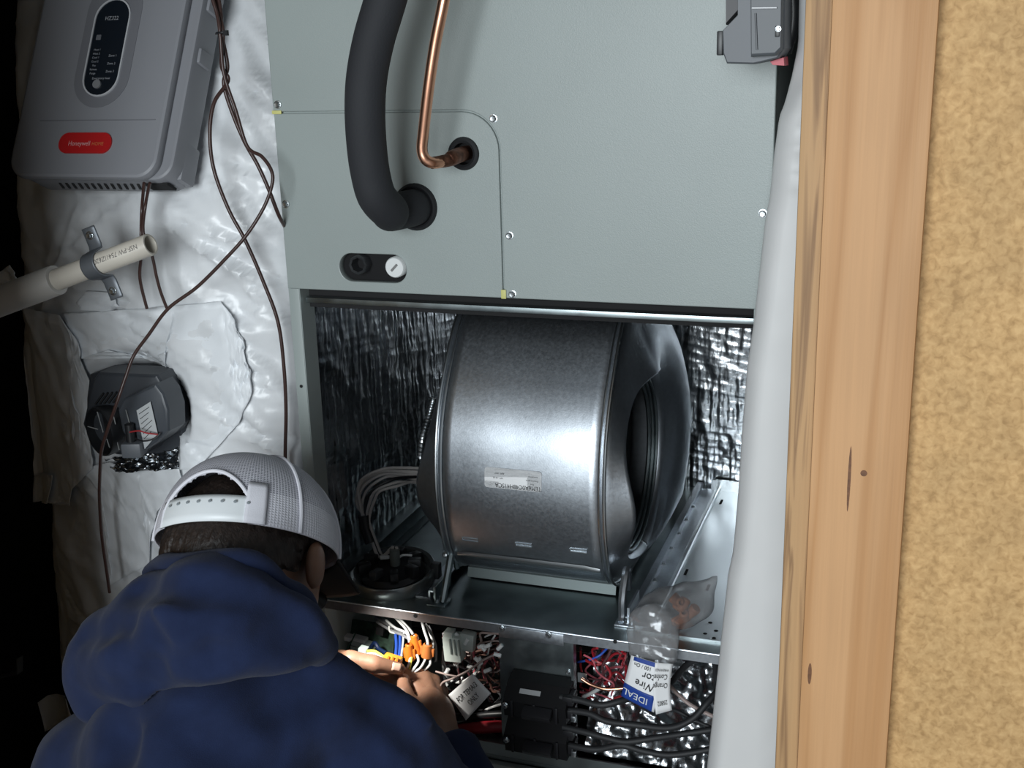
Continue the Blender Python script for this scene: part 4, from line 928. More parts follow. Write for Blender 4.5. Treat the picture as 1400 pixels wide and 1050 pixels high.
for k, (c_, pts, r) in enumerate([('white', [(538, 842, .06), (548, 852, .05), (556, 862, .03), (561, 878, .015)], .0019), ('white', [(543, 842, .06), (553, 853, .05), (562, 863, .03), (566, 870, .015)], .0019),
    ('white', [(528, 848, .07), (540, 858, .05), (556, 866, .03), (560, 880, .01)], .0017), ('gray', [(515, 850, .08), (535, 862, .06), (550, 868, .04), (560, 874, .02)], .0020),
    ('blue', [(541, 868, .05), (542, 882, .03), (541, 896, .0)], .0022), ('blue', [(547, 868, .05), (547, 882, .03), (546, 896, .0)], .0022), ('white', [(552, 866, .045), (551, 880, .03), (549, 896, .0)], .0015),
    ('white', [(532, 856, .06), (534, 864, .055), (548, 867, .05), (552, 872, .045)], .0014), ('white', [(577, 850, .06), (580, 862, .04), (584, 874, .02), (585, 882, .01)], .0019), ('gray', [(586, 856, .06), (591, 868, .05), (596, 885, .04), (596, 905, .03)], .0017), ('white', [(582, 853, .06), (588, 866, .05), (592, 880, .035), (590, 892, .02)], .0017),
    ('white', [(561, 898, .0), (559, 908, -.005), (553, 922, -.01)], .0017), ('yellow', [(563, 898, .0), (561, 910, -.005), (556, 922, -.01)], .0015), ('white', [(570, 895, .005), (572, 904, .0), (566, 914, -.008), (560, 922, -.01)], .0017), ('white', [(583, 897, .008), (580, 905, .0), (574, 914, -.005), (564, 920, -.008)], .0017), ('white', [(587, 897, .010), (588, 908, .005), (580, 916, .0)], .0016)]):
    obj('lead', MB().tube([at(*p) for p in pts], r, 8, sub=6), W_[c_], LW)
rs = np.random.default_rng(21)
# white multi-pin plug
MP = thing('multi_pin_plug', at(622, 884, .06), 'pale green-white multi-pin plug among the tangled wires', 'connector')
obj('body', MB().box((0, 0, 0), (.024, .020, .036), Matrix.Translation(at(621, 884, .012)) @ Matrix.Rotation(-.06, 4, 'Y'), bev=.002).box(at(615, 866, .010), (.012, .014, .010), bev=.001), mat('plug_mint', (.60, .68, .64), rough=.35), MP)
for k in range(3): obj('cavity', MB().box((0, 0, 0), (.0022, .003, .022), Matrix.Translation(at(616+k*6, 884+k, .0015)) @ Matrix.Rotation(-.06, 4, 'Y'), bev=.0006), mat('plug_gap', (.28, .33, .31)), MP)
obj('cap', MB().box((0, 0, 0), (.020, .014, .026), Matrix.Translation(at(640, 876, .018)) @ Matrix.Rotation(.1, 4, 'Y'), bev=.003), mat('plug_clear', (.42, .46, .44), rough=.3), MP)
def tangle(name, label, n, cols, region, Yr, seg, rad, box, seed, wob=14):
    r_ = np.random.default_rng(seed); t = thing(name, at((region[0]+region[2])/2, region[3], Yr[1]), label, 'wires')
    for k in range(n):
        x, y = r_.uniform(region[0], region[2]), r_.uniform(region[1], region[3]); a = r_.uniform(-2.4, .9); Yv = r_.uniform(*Yr); pts = []
        for s_ in range(seg):
            pts.append(at(np.clip(x, region[0], region[2]), np.clip(y, region[1], region[3]), Yv)); a += r_.normal(0, .65); x += wob*math.cos(a); y += wob*math.sin(a); Yv = np.clip(Yv+r_.normal(0, .008), *Yr)
        obj('wire', MB().tube(pts, r_.uniform(*rad), 6, sub=4), W_[cols[int(r_.integers(len(cols)))]], t)
    return t
TGL = tangle('wire_tangle', 'dense tangle of maroon, pink and pale wires left of the divider plate', 62, ['maroon', 'maroon', 'maroon', 'pink', 'white', 'gray', 'brown', 'black', 'brown', 'tan'], (606, 866, 690, 945), (.028, .090), 6, (.0011, .0019), 0, 5, 15)
tangle('wire_tangle', 'bundle of red and pink wires right of the divider plate', 34, ['red', 'red', 'pink', 'red', 'maroon', 'pink', 'black'], (794, 886, 856, 958), (.03, .09), 6, (.0013, .0020), 0, 9, 15)
tangle('wire_tangle', 'loose pale wire offcuts under the white tag', 16, ['white', 'gray', 'maroon', 'black', 'white'], (602, 940, 690, 1002), (.03, .09), 5, (.0012, .0018), 0, 13, 13)
for k in range(14):
    p = at(rs.uniform(604, 684), rs.uniform(868, 948), .012); a = rs.uniform(-1.2, 1.2)
    obj('crimp_sleeve', MB().tube([p-V((math.cos(a), 0, math.sin(a)))*.005, p+V((math.cos(a), 0, math.sin(a)))*.005], .0027, 8), m_white, TGL)
for i, (pts, c_, r, lab_) in enumerate([([(602, 955, .0), (604, 935, -.005), (618, 928, -.005), (640, 917, .0), (660, 903, .01), (676, 895, .02)], 'tan', .0015, 'thin pale wire arching over the white tag'), ([(596, 918, .0), (610, 922, -.005), (625, 925, -.005)], 'tan', .0013, 'thin tan wire crossing just above the right wrist'),
        ([(795, 928, .0), (808, 936, -.002), (828, 942, -.004), (852, 941, .0)], 'copper', .0022, 'bare copper ground wire beside the divider plate'), ([(790, 905, .05), (806, 902, .04), (820, 896, .04), (832, 884, .05)], 'blue', .0016, 'single blue wire above the red bundle'), ([(798, 952, .03), (808, 948, .02), (820, 941, .02)], 'white', .0026, 'short white wire end below the red bundle'),
        ([(608, 1000, .05), (630, 998, .03), (655, 995, .02), (690, 993, .03)], 'red', .0085, 'thick dark red cable low in the bay under the tag'), ([(604, 988, .05), (630, 984, .035), (660, 978, .03), (692, 976, .03)], 'black', .005, 'black cable running just above the thick red one')]):
    tag(obj('wire', MB().tube([at(*p) for p in pts], r, 10, sub=7), W_[c_]), lab_, 'wire')
foil('bay_liner', tuple(at(596, 1024, .11)), (1, 0, 0), (0, -.5, .86), (0, -.86, -.5), .13, .05, 17.0, .004, .003, AH, .012, 9, True)
# white tag
tq = [at(613, 950, -.014), at(646, 921, -.012), at(671, 948, -.018), at(637, 985, -.024)]
def tg(u, v, l=0.0): # u along reading direction 0..1, v up 0..1
    p = (tq[0]*(1-u)+tq[1]*u)*v+(tq[3]*(1-u)+tq[2]*u)*(1-v); return p+V((0, -l-.003*math.sin(u*3.1)*math.sin(v*3.1), 0))
G = np.array([[tuple(tg(u, v)) for u in np.linspace(0, 1, 12)] for v in np.linspace(0, 1, 12)])
TG = thing('paper_tag', tq[3], 'white tag printed FOR TEMA/3 ONLY hanging in the wires', 'tag')
o = obj('card', MB().grid(G), m_paper, TG); o.modifiers.new('thick', 'SOLIDIFY').thickness = .0006
wd_, ht_ = (tq[1]-tq[0]).length, (tq[0]-tq[3]).length
for body_, v_, u_ in (('FOR TEMA/3', .64, .53), ('ONLY', .32, .57)):
    link('lettering', text_mesh('lettering', body_, .0116, (0, 0, 0), (1, 0, 0), (0, 0, 1), .60, thick=.0, warp=lambda X_, Y_, v_=v_, u_=u_: tg(u_+X_/wd_, v_+Y_/ht_, .0009)), m_ink, TG, 0)
# circuit breakers
m_brk = mat('breaker_black', (.006, .006, .007), rough=.55, spec=.25); m_brk2 = mat('breaker_face', (.009, .009, .011), rough=.45, spec=.35)
bx0, bx1 = at(684, 930, -.03).x, at(778, 945, -.03).x
for z1, z0, lab_ in ((at(735, 928, -.005).z, at(735, 986, -.03).z, 'upper black circuit breaker on the divider plate'), (at(735, 988, -.03).z, at(735, 1034, -.03).z, 'lower black circuit breaker on the divider plate')):
    T_ = thing('circuit_breaker', ((bx0+bx1)/2, -.01, z0), lab_, 'circuit breaker', 'stacked circuit breakers'); cx = (bx0+bx1)/2; w2 = (bx1-bx0); h_ = z1-z0
    obj('case', MB().prism([(.010, z0+.001), (-.030, z0+.001), (-.034, z0+h_*.55), (-.012, z1-.002), (.010, z1)], bx0+.004, bx1-.004, e1=(0, 1, 0), e2=(0, 0, 1), n=(1, 0, 0)), m_brk, T_, 20)
    for k in range(3): obj('pole_rib', MB().box((bx0+.016+k*(w2-.032)/2, -.030, z0+h_*.32), (.0035, .012, h_*.5), bev=.001), m_brk2, T_)
    obj('toggle', MB().box((0, 0, 0), (w2*.42, .016, .010), Matrix.Translation((cx+.006, -.040, z0+h_*.36)) @ Matrix.Rotation(.5, 4, 'X'), bev=.002), m_brk2, T_)
    for k in range(2): obj('terminal_block', MB().box((bx1-.004, -.014, z0+h_*(.3+.4*k)), (.014, .024, h_*.28), bev=.002), m_brk2, T_)
    screw((bx0+.008, -.036, z0+h_*.42), T_, .7)
    obj('wire_lug', MB().box((bx1+.004, -.026, z0+h_*.22), (.006, .006, .008), bev=.001), m_bright, T_)
    if 'upper' in lab_:
        p = at(722, 937, -.030); lb = obj('mark', MB().box((0, 0, 0), (.028, .0006, .0065), Matrix.Translation(V((cx-.008, -.0242, z0+h_*.775+.0008))) @ Matrix.Rotation(-math.atan2(.022, h_*.45-.002), 4, 'X')), mat('grey_label', (.35, .36, .37)), T_, 0, 'narrow grey label')
# heavy black cables to the right
for pts, lab_ in (([(766, 953, -.02), (791, 957, -.022), (822, 964, -.025), (853, 957, -.015), (880, 950, .01), (905, 945, .03)], 'heavy black cable passing behind the hanging label'),
    ([(766, 970, -.02), (804, 975, -.024), (830, 986, -.028), (868, 991, -.028), (915, 995, -.02), (946, 983, -.01), (966, 962, .0), (985, 940, .02)], 'heavy black cable bending up toward the right duct'),
    ([(770, 994, -.02), (800, 1001, -.025), (830, 1009, -.028), (856, 1014, -.028), (894, 1009, -.02), (930, 1004, -.01), (985, 996, .0)], 'third heavy black cable from the top, nearly level'),
    ([(770, 1017, -.02), (800, 1023, -.025), (820, 1024, -.026), (850, 1019, -.026), (881, 1027, -.024), (920, 1032, -.02), (985, 1022, -.01)], 'lowest heavy black cable along the bay floor'),
    ([(900, 955, .05), (917, 934, .04), (940, 908, .03), (961, 900, .025), (975, 902, .03), (979, 920, .04), (980, 945, .06)], 'black cable looping under the shelf edge'),
    ([(905, 968, .02), (925, 972, .01), (950, 985, .005), (985, 1000, .0)], 'thin black cable crossing below the label')):
    tag(obj('power_cable', MB().tube([at(*p) for p in pts], .0042 if 'thin' not in lab_ else .0024, 12, sub=8), m_rubber), lab_, 'cable', 'black power cables')
tag(obj('ground_wire', MB().tube([at(914, 936, .02), at(930, 952, .015), at(948, 966, .012), at(985, 984, .01)], .0026, 8, sub=5), W_['tan']), 'tan sheathed wire crossing the black loop', 'wire')

# ------------------------------------------------------------------ clear bag of connectors
def bag_mat():
    m = bpy.data.materials.new('clear_bag'); m.use_nodes = True; nt = m.node_tree; N = nt.nodes.new; L = nt.links.new; nt.nodes.remove(nt.nodes['Principled BSDF']); out = nt.nodes['Material Output']
    tr = N('ShaderNodeBsdfTransparent'); tr.inputs[0].default_value = (.90, .91, .91, 1); gl = N('ShaderNodeBsdfGlossy'); gl.inputs['Roughness'].default_value = .16; gl.inputs[0].default_value = (.8, .82, .84, 1)
    df = N('ShaderNodeBsdfTranslucent'); df.inputs[0].default_value = (.5, .5, .5, 1); d2 = N('ShaderNodeBsdfDiffuse'); d2.inputs[0].default_value = (.42, .42, .43, 1)
    a = N('ShaderNodeMixShader'); a.inputs[0].default_value = .36; L(tr.outputs[0], a.inputs[1]); L(d2.outputs[0], a.inputs[2])
    fr = N('ShaderNodeLayerWeight'); fr.inputs[0].default_value = .25; b = N('ShaderNodeMixShader'); mr = N('ShaderNodeMapRange'); mr.inputs[3].default_value = .06; mr.inputs[4].default_value = .42; L(fr.outputs['Fresnel'], mr.inputs[0]); L(mr.outputs[0], b.inputs[0]); L(a.outputs[0], b.inputs[1]); L(gl.outputs[0], b.inputs[2])
    tc = N('ShaderNodeTexCoord'); n = N('ShaderNodeTexNoise'); n.inputs['Scale'].default_value = 60; bm = N('ShaderNodeBump'); bm.inputs['Strength'].default_value = .4; bm.inputs['Distance'].default_value = .003; L(tc.outputs['Object'], n.inputs[0]); L(n.outputs[0], bm.inputs['Height']); L(bm.outputs[0], gl.inputs['Normal']); L(bm.outputs[0], d2.inputs['Normal'])
    L(b.outputs[0], out.inputs['Surface']); return m
m_bag = bag_mat()
BG = thing('plastic_bag', at(893, 905, -.02), 'clear plastic bag of connectors draped over the shelf edge with a blue and white header', 'bag')
e1, e2, e3, tip = [at(*q) for q in ((928, 828, .045), (893, 868, -.012), (905, 835, .02), (982, 786, .075))]
def bagf(P):
    d = ell(P, e1, (.042, .036, .026)); d = smin(d, ell(P, e3, (.036, .034, .024)), .02); d = smin(d, ell(P, e2, (.036, .018, .042)), .025)
    d = smin(d, cap(P, at(955, 815, .06), tip, .022, .004), .02)
    d = smin(d, cap(P, at(868, 893, -.022), at(915, 900, -.022), .010, .010), .02)
    d = smax(d, (DZ+.004)-P[:, 2]+1000*np.maximum(0, .006-P[:, 1])*0 if False else d, .01)
    x, y, z = P[:, 0], P[:, 1], P[:, 2]
    return d+.0045*ridged(x*26+z*14, z*26-y*18, 2)+.003*fbm(x*60, z*60, y*60, 2)
obj_b = link('film', sdf_mesh('film', bagf, (.38, -.07, .46), (.62, .14, .68), .0034, 1), m_bag, BG, 35)
rb = np.random.default_rng(2)
m_cn = mat('connector_brown', (.50, .20, .10), rough=.4)
for k in range(9):
    c_ = at(rb.uniform(922, 952), rb.uniform(820, 852), rb.uniform(.035, .055)); d = V(rb.normal(0, 1, 3)).normalized()
    obj('connector', MB().lathe([(-.010, .003), (-.008, .0055), (.006, .0075), (.008, .006), (.008, .0001)], c_, d, 12), m_cn, BG)
HC = [(863, 896), (907, 909), (894, 974), (849, 951)]
hp = [at(*HC[0], -.034), at(*HC[1], -.040), at(*HC[2], -.046), at(*HC[3], -.036)]
def hl_(u, v, l=0.0):  # u: photo left to right, v: photo top to bottom
    p = (hp[0]*(1-u)+hp[1]*u)*(1-v)+(hp[3]*(1-u)+hp[2]*u)*v; return p+V((0, -l-.004*math.sin(u*2.6)*math.sin(v*3.0), 0))
def patch(name, u0, u1, v0, v1, l, m_, label=None, par=None):
    o = obj(name, MB().grid(np.array([[tuple(hl_(u, v, l)) for u in np.linspace(u0, u1, 9)] for v in np.linspace(v0, v1, 9)])), m_, par or BG, 60, label); o.modifiers.new('thick', 'SOLIDIFY').thickness = .0004; return o
hd = patch('header_card', 0, 1, 0, 1, 0, m_paper, 'white and blue header card, upside down')
m_blue = mat('print_blue', (.015, .055, .30), rough=.5)
patch('blue_band', .0, .93, .66, 1.0, .0009, m_blue, None, hd); patch('blue_band', .10, .95, .0, .085, .0009, m_blue, None, hd)
hw_, hh_ = (hp[1]-hp[0]).length, (hp[3]-hp[0]).length
def htext(body_, size, u, v, m_=m_ink, sq=1.0): link('lettering', text_mesh('lettering', body_, size, (0, 0, 0), (1, 0, 0), (0, 0, 1), sq, warp=lambda X_, Y_: hl_(u-X_/hw_, v+Y_/hh_, .0018)), m_, hd, 0)
htext('Wire', .0125, .62, .50); htext('ctor', .0125, .72, .30); htext('100 / On', .0062, .42, .14); htext('IDEAL', .0120, .40, .82, m_white)
h2 = [(896, 906), (920, 908), (919, 971), (897, 977)]; h2p = [at(*h2[0], -.047), at(*h2[1], -.036), at(*h2[2], -.040), at(*h2[3], -.050)]
def hr_(u, v, l=0.0):
    p = (h2p[0]*(1-u)+h2p[1]*u)*(1-v)+(h2p[3]*(1-u)+h2p[2]*u)*v; return p+V((-.003*math.sin(v*3.1), -l, 0))
h2o = obj('header_fold', MB().grid(np.array([[tuple(hr_(u, v)) for u in np.linspace(0, 1, 7)] for v in np.linspace(0, 1, 12)])), m_paper, BG, 60); h2o.modifiers.new('thick', 'SOLIDIFY').thickness = .0004
w3, h3 = (h2p[1]-h2p[0]).length, (h2p[3]-h2p[0]).length
for body_, size, u, v in (('Orange', .0105, .42, .45), ('Conne', .0105, .42, .27), ('WIREWINGS', .0050, .45, .13), ('25802', .0088, .5, .80)):
    link('lettering', text_mesh('lettering', body_, size, (0, 0, 0), (1, 0, 0), (0, 0, 1), .62, warp=lambda X_, Y_, u=u, v=v: hr_(u-X_/w3, v+Y_/h3, .0014)), m_ink, h2o, 0)
# ------------------------------------------------------------------ the technician
PR = thing('person', (.05, -.75, FZ), 'person in a navy hoodie and white mesh cap, bent over and reaching into the wiring', 'person')
psi = math.radians(-1.3); tilt = math.radians(38.3)
Oc = at(343.2, 739.1, -.2394)
hr = V((math.cos(psi), -math.sin(psi), 0)); hf0 = V((math.sin(psi), math.cos(psi), 0))
hf = hf0*math.cos(tilt)+V((0, 0, -1))*math.sin(tilt); hu = hf0*math.sin(tilt)+V((0, 0, 1))*math.cos(tilt)
rl = math.radians(-8.7); hr, hu = hr*math.cos(rl)-hu*math.sin(rl), hu*math.cos(rl)+hr*math.sin(rl)
RH = np.array([hr, hf, hu])
def hd_(r, f, u): return Oc+hr*r+hf*f+hu*u
A = lambda v: np.array(v, dtype=np.float32)
C7 = V((.085, -.435, .705)); HIP = V((.02, -.83, .20))
U0 = C7+V((.035, .005, -.125)); U1 = C7.lerp(HIP, .5)+V((.02, 0, -.04)); SL = at(142, 1062, -.385); SR = at(520, 1055, -.315)
EL = V((-.09, -.22, .36)); ER = V((.345, -.20, .36))
WL = at(437, 938, -.085); WR = at(599, 1012, -.075)
def chain(P, pts, rad, k=.006):
    d = None
    for i in range(len(pts)-1):
        c_ = cap(P, pts[i], pts[i+1], rad[i], rad[i+1]); d = c_ if d is None else smin(d, c_, k)
    return d
Q = lambda *q: [at(*p) for p in q]
R_index = Q((578, 955, -.037), (566, 931, -.014), (556, 922, -.010), (549, 928, -.016))
R_mid = Q((590, 950, -.024), (580, 925, .0), (566, 923, .002), (556, 931, -.004))
R_ring = Q((601, 956, -.018), (594, 931, .006), (579, 936, .008), (567, 944, .002))
R_pink = Q((609, 968, -.018), (605, 945, .006), (591, 951, .008), (578, 957, .006))
R_thumb = Q((582, 992, -.072), (563, 968, -.067), (553, 948, -.053), (551, 928, -.028))
L_thumb = Q((455, 922, -.07), (478, 902, -.060), (512, 908, -.050), (546, 914, -.032))
L_index = Q((486, 916, -.03), (510, 922, -.012), (530, 920, -.006), (546, 917, -.012))
L_mid = Q((486, 926, -.035), (512, 938, -.020), (530, 936, -.012), (545, 926, -.006))
L_ring = Q((480, 934, -.04), (504, 949, -.025), (524, 949, -.015), (540, 940, -.006))
L_pink = Q((472, 941, -.045), (492, 959, -.03), (510, 960, -.02), (524, 954, -.012))
def sub(P, mask, fn):
    out = np.full(len(P), 1.0, dtype=np.float32)
    if mask.any(): out[mask] = fn(P[mask])
    return out
def headf(P):
    d = ell(P, hd_(0, -.004, -.012), (.077, .096, .092), RH)
    d = smin(d, ell(P, hd_(0, .040, -.078), (.058, .060, .062), RH), .04)
    d = smin(d, ell(P, hd_(0, .086, -.118), (.022, .018, .018), RH), .03)
    d = smin(d, cap(P, hd_(0, .098, -.030), hd_(0, .118, -.062), .008, .013), .014)           # nose
    d = smin(d, cap(P, hd_(-.018, .102, -.090), hd_(.018, .102, -.090), .006), .008)           # lips
    d = smin(d, cap(P, hd_(-.032, .092, -.022), hd_(.032, .092, -.022), .009), .012)           # brow
    for s in (-1, 1):
        e = ell(P, hd_(s*.088, -.016, -.036), (.0085, .018, .027), RH@np.array([[1, -.0, 0], [0, 1, 0], [0, 0, 1]])); d = smin(d, e, .008)
        d = smax(d, -ell(P, hd_(s*.034, .098, -.036), (.012, .010, .008), RH), .006)             # eye sockets
    d = smin(d, cap(P, hd_(0, -.030, -.075), C7+V((.02, .02, -.03)), .058, .046), .03)
    return d
def handf(P):
    h = smin(cap(P, WR, at(593, 978, -.050), .026, .024), cap(P, at(589, 972, -.050), at(588, 958, -.034), .020, .017), .02)
    h = smin(h, cap(P, at(604, 990, -.048), at(606, 970, -.024), .016, .013), .015)
    for f_, r in ((R_index, (.0098, .0092, .0084, .0068)), (R_mid, (.0100, .0094, .0085, .007)), (R_ring, (.0095, .009, .008, .0066)), (R_pink, (.0085, .008, .0072, .006)), (R_thumb, (.014, .0120, .0108, .0082))): h = smin(h, chain(P, f_, r, .004), .0035)
    g = smin(cap(P, WL, at(466, 922, -.060), .026, .026), cap(P, at(464, 918, -.060), at(482, 926, -.040), .024, .020), .02)
    for f_, r in ((L_index, (.0098, .0092, .0084, .0068)), (L_mid, (.0100, .0094, .0085, .007)), (L_ring, (.0095, .009, .008, .0066)), (L_pink, (.0085, .008, .0072, .006)), (L_thumb, (.016, .0125, .0112, .0085))): g = smin(g, chain(P, f_, r, .004), .004)
    return smin(h, g, .002)
def bodyf(P):
    d = sub(P, ((P-A(Oc))**2).sum(-1) < .42**2, headf)
    t = smin(cap(P, U0, U1, .052, .085), cap(P, U1, HIP, .095, .115), .05); t = smin(t, cap(P, C7+V((.02, .02, -.03)), U0, .044, .05), .02)
    t = smin(t, cap(P, SL, SR, .036), .03); d = smin(d, t, .02)
    for S_, E_, W__ in ((SL, EL, WL), (SR, ER, WR)):
        d = smin(d, smin(cap(P, S_, E_, .044, .038), cap(P, E_, W__, .038, .027), .03), .03)
    # legs: kneeling
    for s, x in ((-1, -.12), (1, .16)):
        kn = V((x, -.44, FZ+.07)); ft = V((x+s*.01, -.90, FZ+.06)); to = V((x+s*.01, -1.0, FZ+.045))
        d = smin(d, smin(smin(cap(P, HIP+V((s*.09, 0, 0)), kn, .085, .058), cap(P, kn, ft, .058, .042), .03), cap(P, ft, to, .042, .03), .03), .05)
    # hands
    return smin(d, sub(P, (P[:, 1] > -.30) & (P[:, 2] < .70) & (P[:, 2] > .20), handf), .012)
def skin_mat():
    m = mat('skin', (.25, .130, .082), rough=.5, noise=.25, nscale=30, bump=.10, bscale=300)
    m.node_tree.nodes['Principled BSDF'].inputs['Subsurface Weight'].default_value = .08; return m
m_skin = skin_mat()
body_me = sdf_mesh('body', bodyf, (-.32, -1.08, FZ-.01), (.50, .06, 1.0), .0044, 1)
link('body', body_me, m_skin, PR, 0, 'weathered skin of neck, ear and hands')
for p_ in body_me.polygons: p_.use_smooth = True
for q, y_, rx in ((531, 905, .006),):
    pass
# nails on the visible thumb
def nail(p, d, n_, s=.0052):
    d = V(d).normalized(); n_ = V(n_).normalized(); b = d.cross(n_).normalized(); rows = []
    for u in np.linspace(-1, 1, 7):
        rows.append([tuple(V(p)+d*(v*s*1.25)+b*(u*s)+n_*(.0016*(1-u*u)+.0004)) for v in np.linspace(-1, 1, 5)])
    o = obj('thumb_nail', MB().grid(np.array(rows)), mat('nail', (.55, .36, .28), rough=.3), PR, 60); o.modifiers.new('thick', 'SOLIDIFY').thickness = .0006
td = (L_thumb[3]-L_thumb[2]).normalized(); vn = (V(CC)-L_thumb[3]).normalized(); vn = (vn-td*vn.dot(td)).normalized()
nail(L_thumb[3]-td*.006+vn*.0082+V((0, 0, .0015)), td, vn)
for s in (-1, 1): obj('eye', MB().lathe([(-.011, .0001), (-.0078, .0078), (0, .011), (.0078, .0078), (.011, .0001)], hd_(s*.034, .088, -.036), hf, 16), mat('eye_white', (.7, .68, .65), rough=.2), PR)
# hair on the back of the head, below the cap
def hairf(P):
    d = ell(P, hd_(0, -.006, -.016), (.0835, .1015, .092), RH)
    q = (P-A(Oc))@RH.T.astype(np.float32); r, f, u = q[:, 0], q[:, 1], q[:, 2]
    low = -.046-.055*np.clip(-f/.09, 0, 1)+.022*np.clip(f/.03, 0, 1)+.030*np.clip((np.abs(r)-.030)/.035, 0, 1)*np.clip(-f/.05, 0, 1)
    nape = cap(P, hd_(0, -.060, -.045), hd_(0, -.070, -.095), .056, .040)
    d = smin(d, nape, .03); d = smax(d, low-u, .008); d = smax(d, f-.050-.4*np.maximum(u, 0), .01)
    ear = ell(P, hd_(.092, -.012, -.048), (.022, .026, .040), RH); d = smax(d, -ear, .006); ear = ell(P, hd_(-.092, -.012, -.048), (.022, .026, .040), RH); d = smax(d, -ear, .006)
    return d+.0016*np.sin(r*900+8*fbm(r*40, u*20, f*40, 2))+.0022*fbm(r*160, u*40, f*160, 2)
m_hair = mat('dark_hair', (.016, .011, .009), rough=.5, col2=(.030, .020, .016, 1), nscale=260, stretch=(1, 1, .2), bump=.5, bscale=420, bstretch=(1, 1, .25))
hc = np.array(Oc)
link('hair', sdf_mesh('hair', hairf, hc-.17, hc+.17, .0034, 1), m_hair, PR, 60, 'short dark brown hair')
# stubble / beard side seen past the ear
def beardf(P):
    d = ell(P, hd_(0, .042, -.082), (.063, .066, .070), RH); d = smin(d, ell(P, hd_(0, .088, -.120), (.027, .022, .022), RH), .03)
    q = (P-A(Oc))@RH.T.astype(np.float32); r, f, u = q[:, 0], q[:, 1], q[:, 2]
    d = smax(d, u+.070-.9*np.clip(np.abs(r)-.045, 0, .02), .01); return smax(d, -ell(P, hd_(0, .118, -.088), (.028, .03, .012), RH), .004)+.0015*fbm(r*200, u*200, f*200, 2)
link('beard', sdf_mesh('beard', beardf, hc-.2, hc+.2, .005, 1), m_hair, PR, 60)
# ---- cap
def cap_mat():
    m = bpy.data.materials.new('cap_mesh'); m.use_nodes = True; nt = m.node_tree; bs = nt.nodes['Principled BSDF']; N = nt.nodes.new; L = nt.links.new
    at_ = N('ShaderNodeAttribute'); at_.attribute_name = 'capuv'; sx = N('ShaderNodeSeparateXYZ'); L(at_.outputs['Vector'], sx.inputs[0])
    def saw(sock, k):
        a = N('ShaderNodeMath'); a.operation = 'MULTIPLY'; a.inputs[1].default_value = k; L(sock, a.inputs[0]); b = N('ShaderNodeMath'); b.operation = 'SINE'; L(a.outputs[0], b.inputs[0]); return b
    s1 = saw(sx.outputs[0], 2*math.pi*170); s2 = saw(sx.outputs[1], 2*math.pi*60)
    mm = N('ShaderNodeMath'); mm.operation = 'MAXIMUM'; L(s1.outputs[0], mm.inputs[0]); L(s2.outputs[0], mm.inputs[1])
    band = N('ShaderNodeMath'); band.operation = 'GREATER_THAN'; band.inputs[1].default_value = .22; L(sx.outputs[1], band.inputs[0])
    r = N('ShaderNodeMapRange'); r.inputs[1].default_value = -.4; r.inputs[2].default_value = .9; L(mm.outputs[0], r.inputs[0])
    inv = N('ShaderNodeMath'); inv.operation = 'SUBTRACT'; inv.inputs[0].default_value = 1; L(r.outputs[0], inv.inputs[1])
    mu = N('ShaderNodeMath'); mu.operation = 'MULTIPLY'; L(inv.outputs[0], mu.inputs[0]); L(band.outputs[0], mu.inputs[1])
    mx = N('ShaderNodeMix'); mx.data_type = 'RGBA'; mx.inputs[6].default_value = (.76, .76, .83, 1); mx.inputs[7].default_value = (.40, .40, .47, 1); L(mu.outputs[0], mx.inputs[0])
    no = N('ShaderNodeTexNoise'); no.inputs['Scale'].default_value = 22; tc = N('ShaderNodeTexCoord'); L(tc.outputs['Object'], no.inputs[0])
    m2 = N('ShaderNodeMix'); m2.data_type = 'RGBA'; m2.blend_type = 'MULTIPLY'; m2.inputs[0].default_value = .3; L(mx.outputs[2], m2.inputs[6]); L(no.outputs[0], m2.inputs[7])
    L(m2.outputs[2], bs.inputs['Base Color']); bs.inputs['Roughness'].default_value = .8
    b = N('ShaderNodeBump'); b.inputs['Strength'].default_value = .5; b.inputs['Distance'].default_value = .0012; L(r.outputs[0], b.inputs['Height']); L(b.outputs[0], bs.inputs['Normal']); return m
CA, CBk, CH = .0970, .1125, .1045          # half width, half length, height of the crown
def crown(th, ph, ex=0.0):     # th 0 = back, pi = front; ph 0 rim .. 1 top
    a = ph*math.pi/2; rr_ = math.cos(a)**.82; z = CH*math.sin(a)**.95
    z -= .010*math.cos(th)*(1-ph)*0
    return hd_((CA+ex)*rr_*math.sin(th), -(CBk+ex)*rr_*math.cos(th)-.004, z-.012+ex*math.sin(a))
nT, nP = 144, 40; vs_, fs_, uv_ = [], [], []
for j in range(nP+1):
    for i in range(nT): th = 2*math.pi*i/nT-math.pi; vs_.append(crown(th, j/nP)); uv_.append((i/nT, j/nP, 0))
arch_w = .54
def in_arch(th, ph):
    t = abs(th)/arch_w; return t < 1 and ph < .10+.27*(1-t*t)**.75
for j in range(nP):
    for i in range(nT):
        th = 2*math.pi*(i+.5)/nT-math.pi
        if in_arch(th, (j+.5)/nP): continue
        fs_.append((j*nT+i, j*nT+(i+1) % nT, (j+1)*nT+(i+1) % nT, (j+1)*nT+i))
me = bpy.data.meshes.new('cap'); me.from_pydata([tuple(v) for v in vs_], [], fs_)
at_ = me.attributes.new('capuv', 'FLOAT_VECTOR', 'POINT'); at_.data.foreach_set('vector', np.array(uv_, dtype=np.float32).ravel())
capo = link('cap', me, cap_mat(), PR, 60, 'white mesh trucker cap'); capo.modifiers.new('thick', 'SOLIDIFY').thickness = .0016
m_capw = mat('cap_cotton', (.78, .78, .84), rough=.85, bump=.2, bscale=900)
edge_pts = [crown(arch_w*s, .10+.27*max(0, 1-s*s)**.75, .0012) for s in np.linspace(-1, 1, 41)]
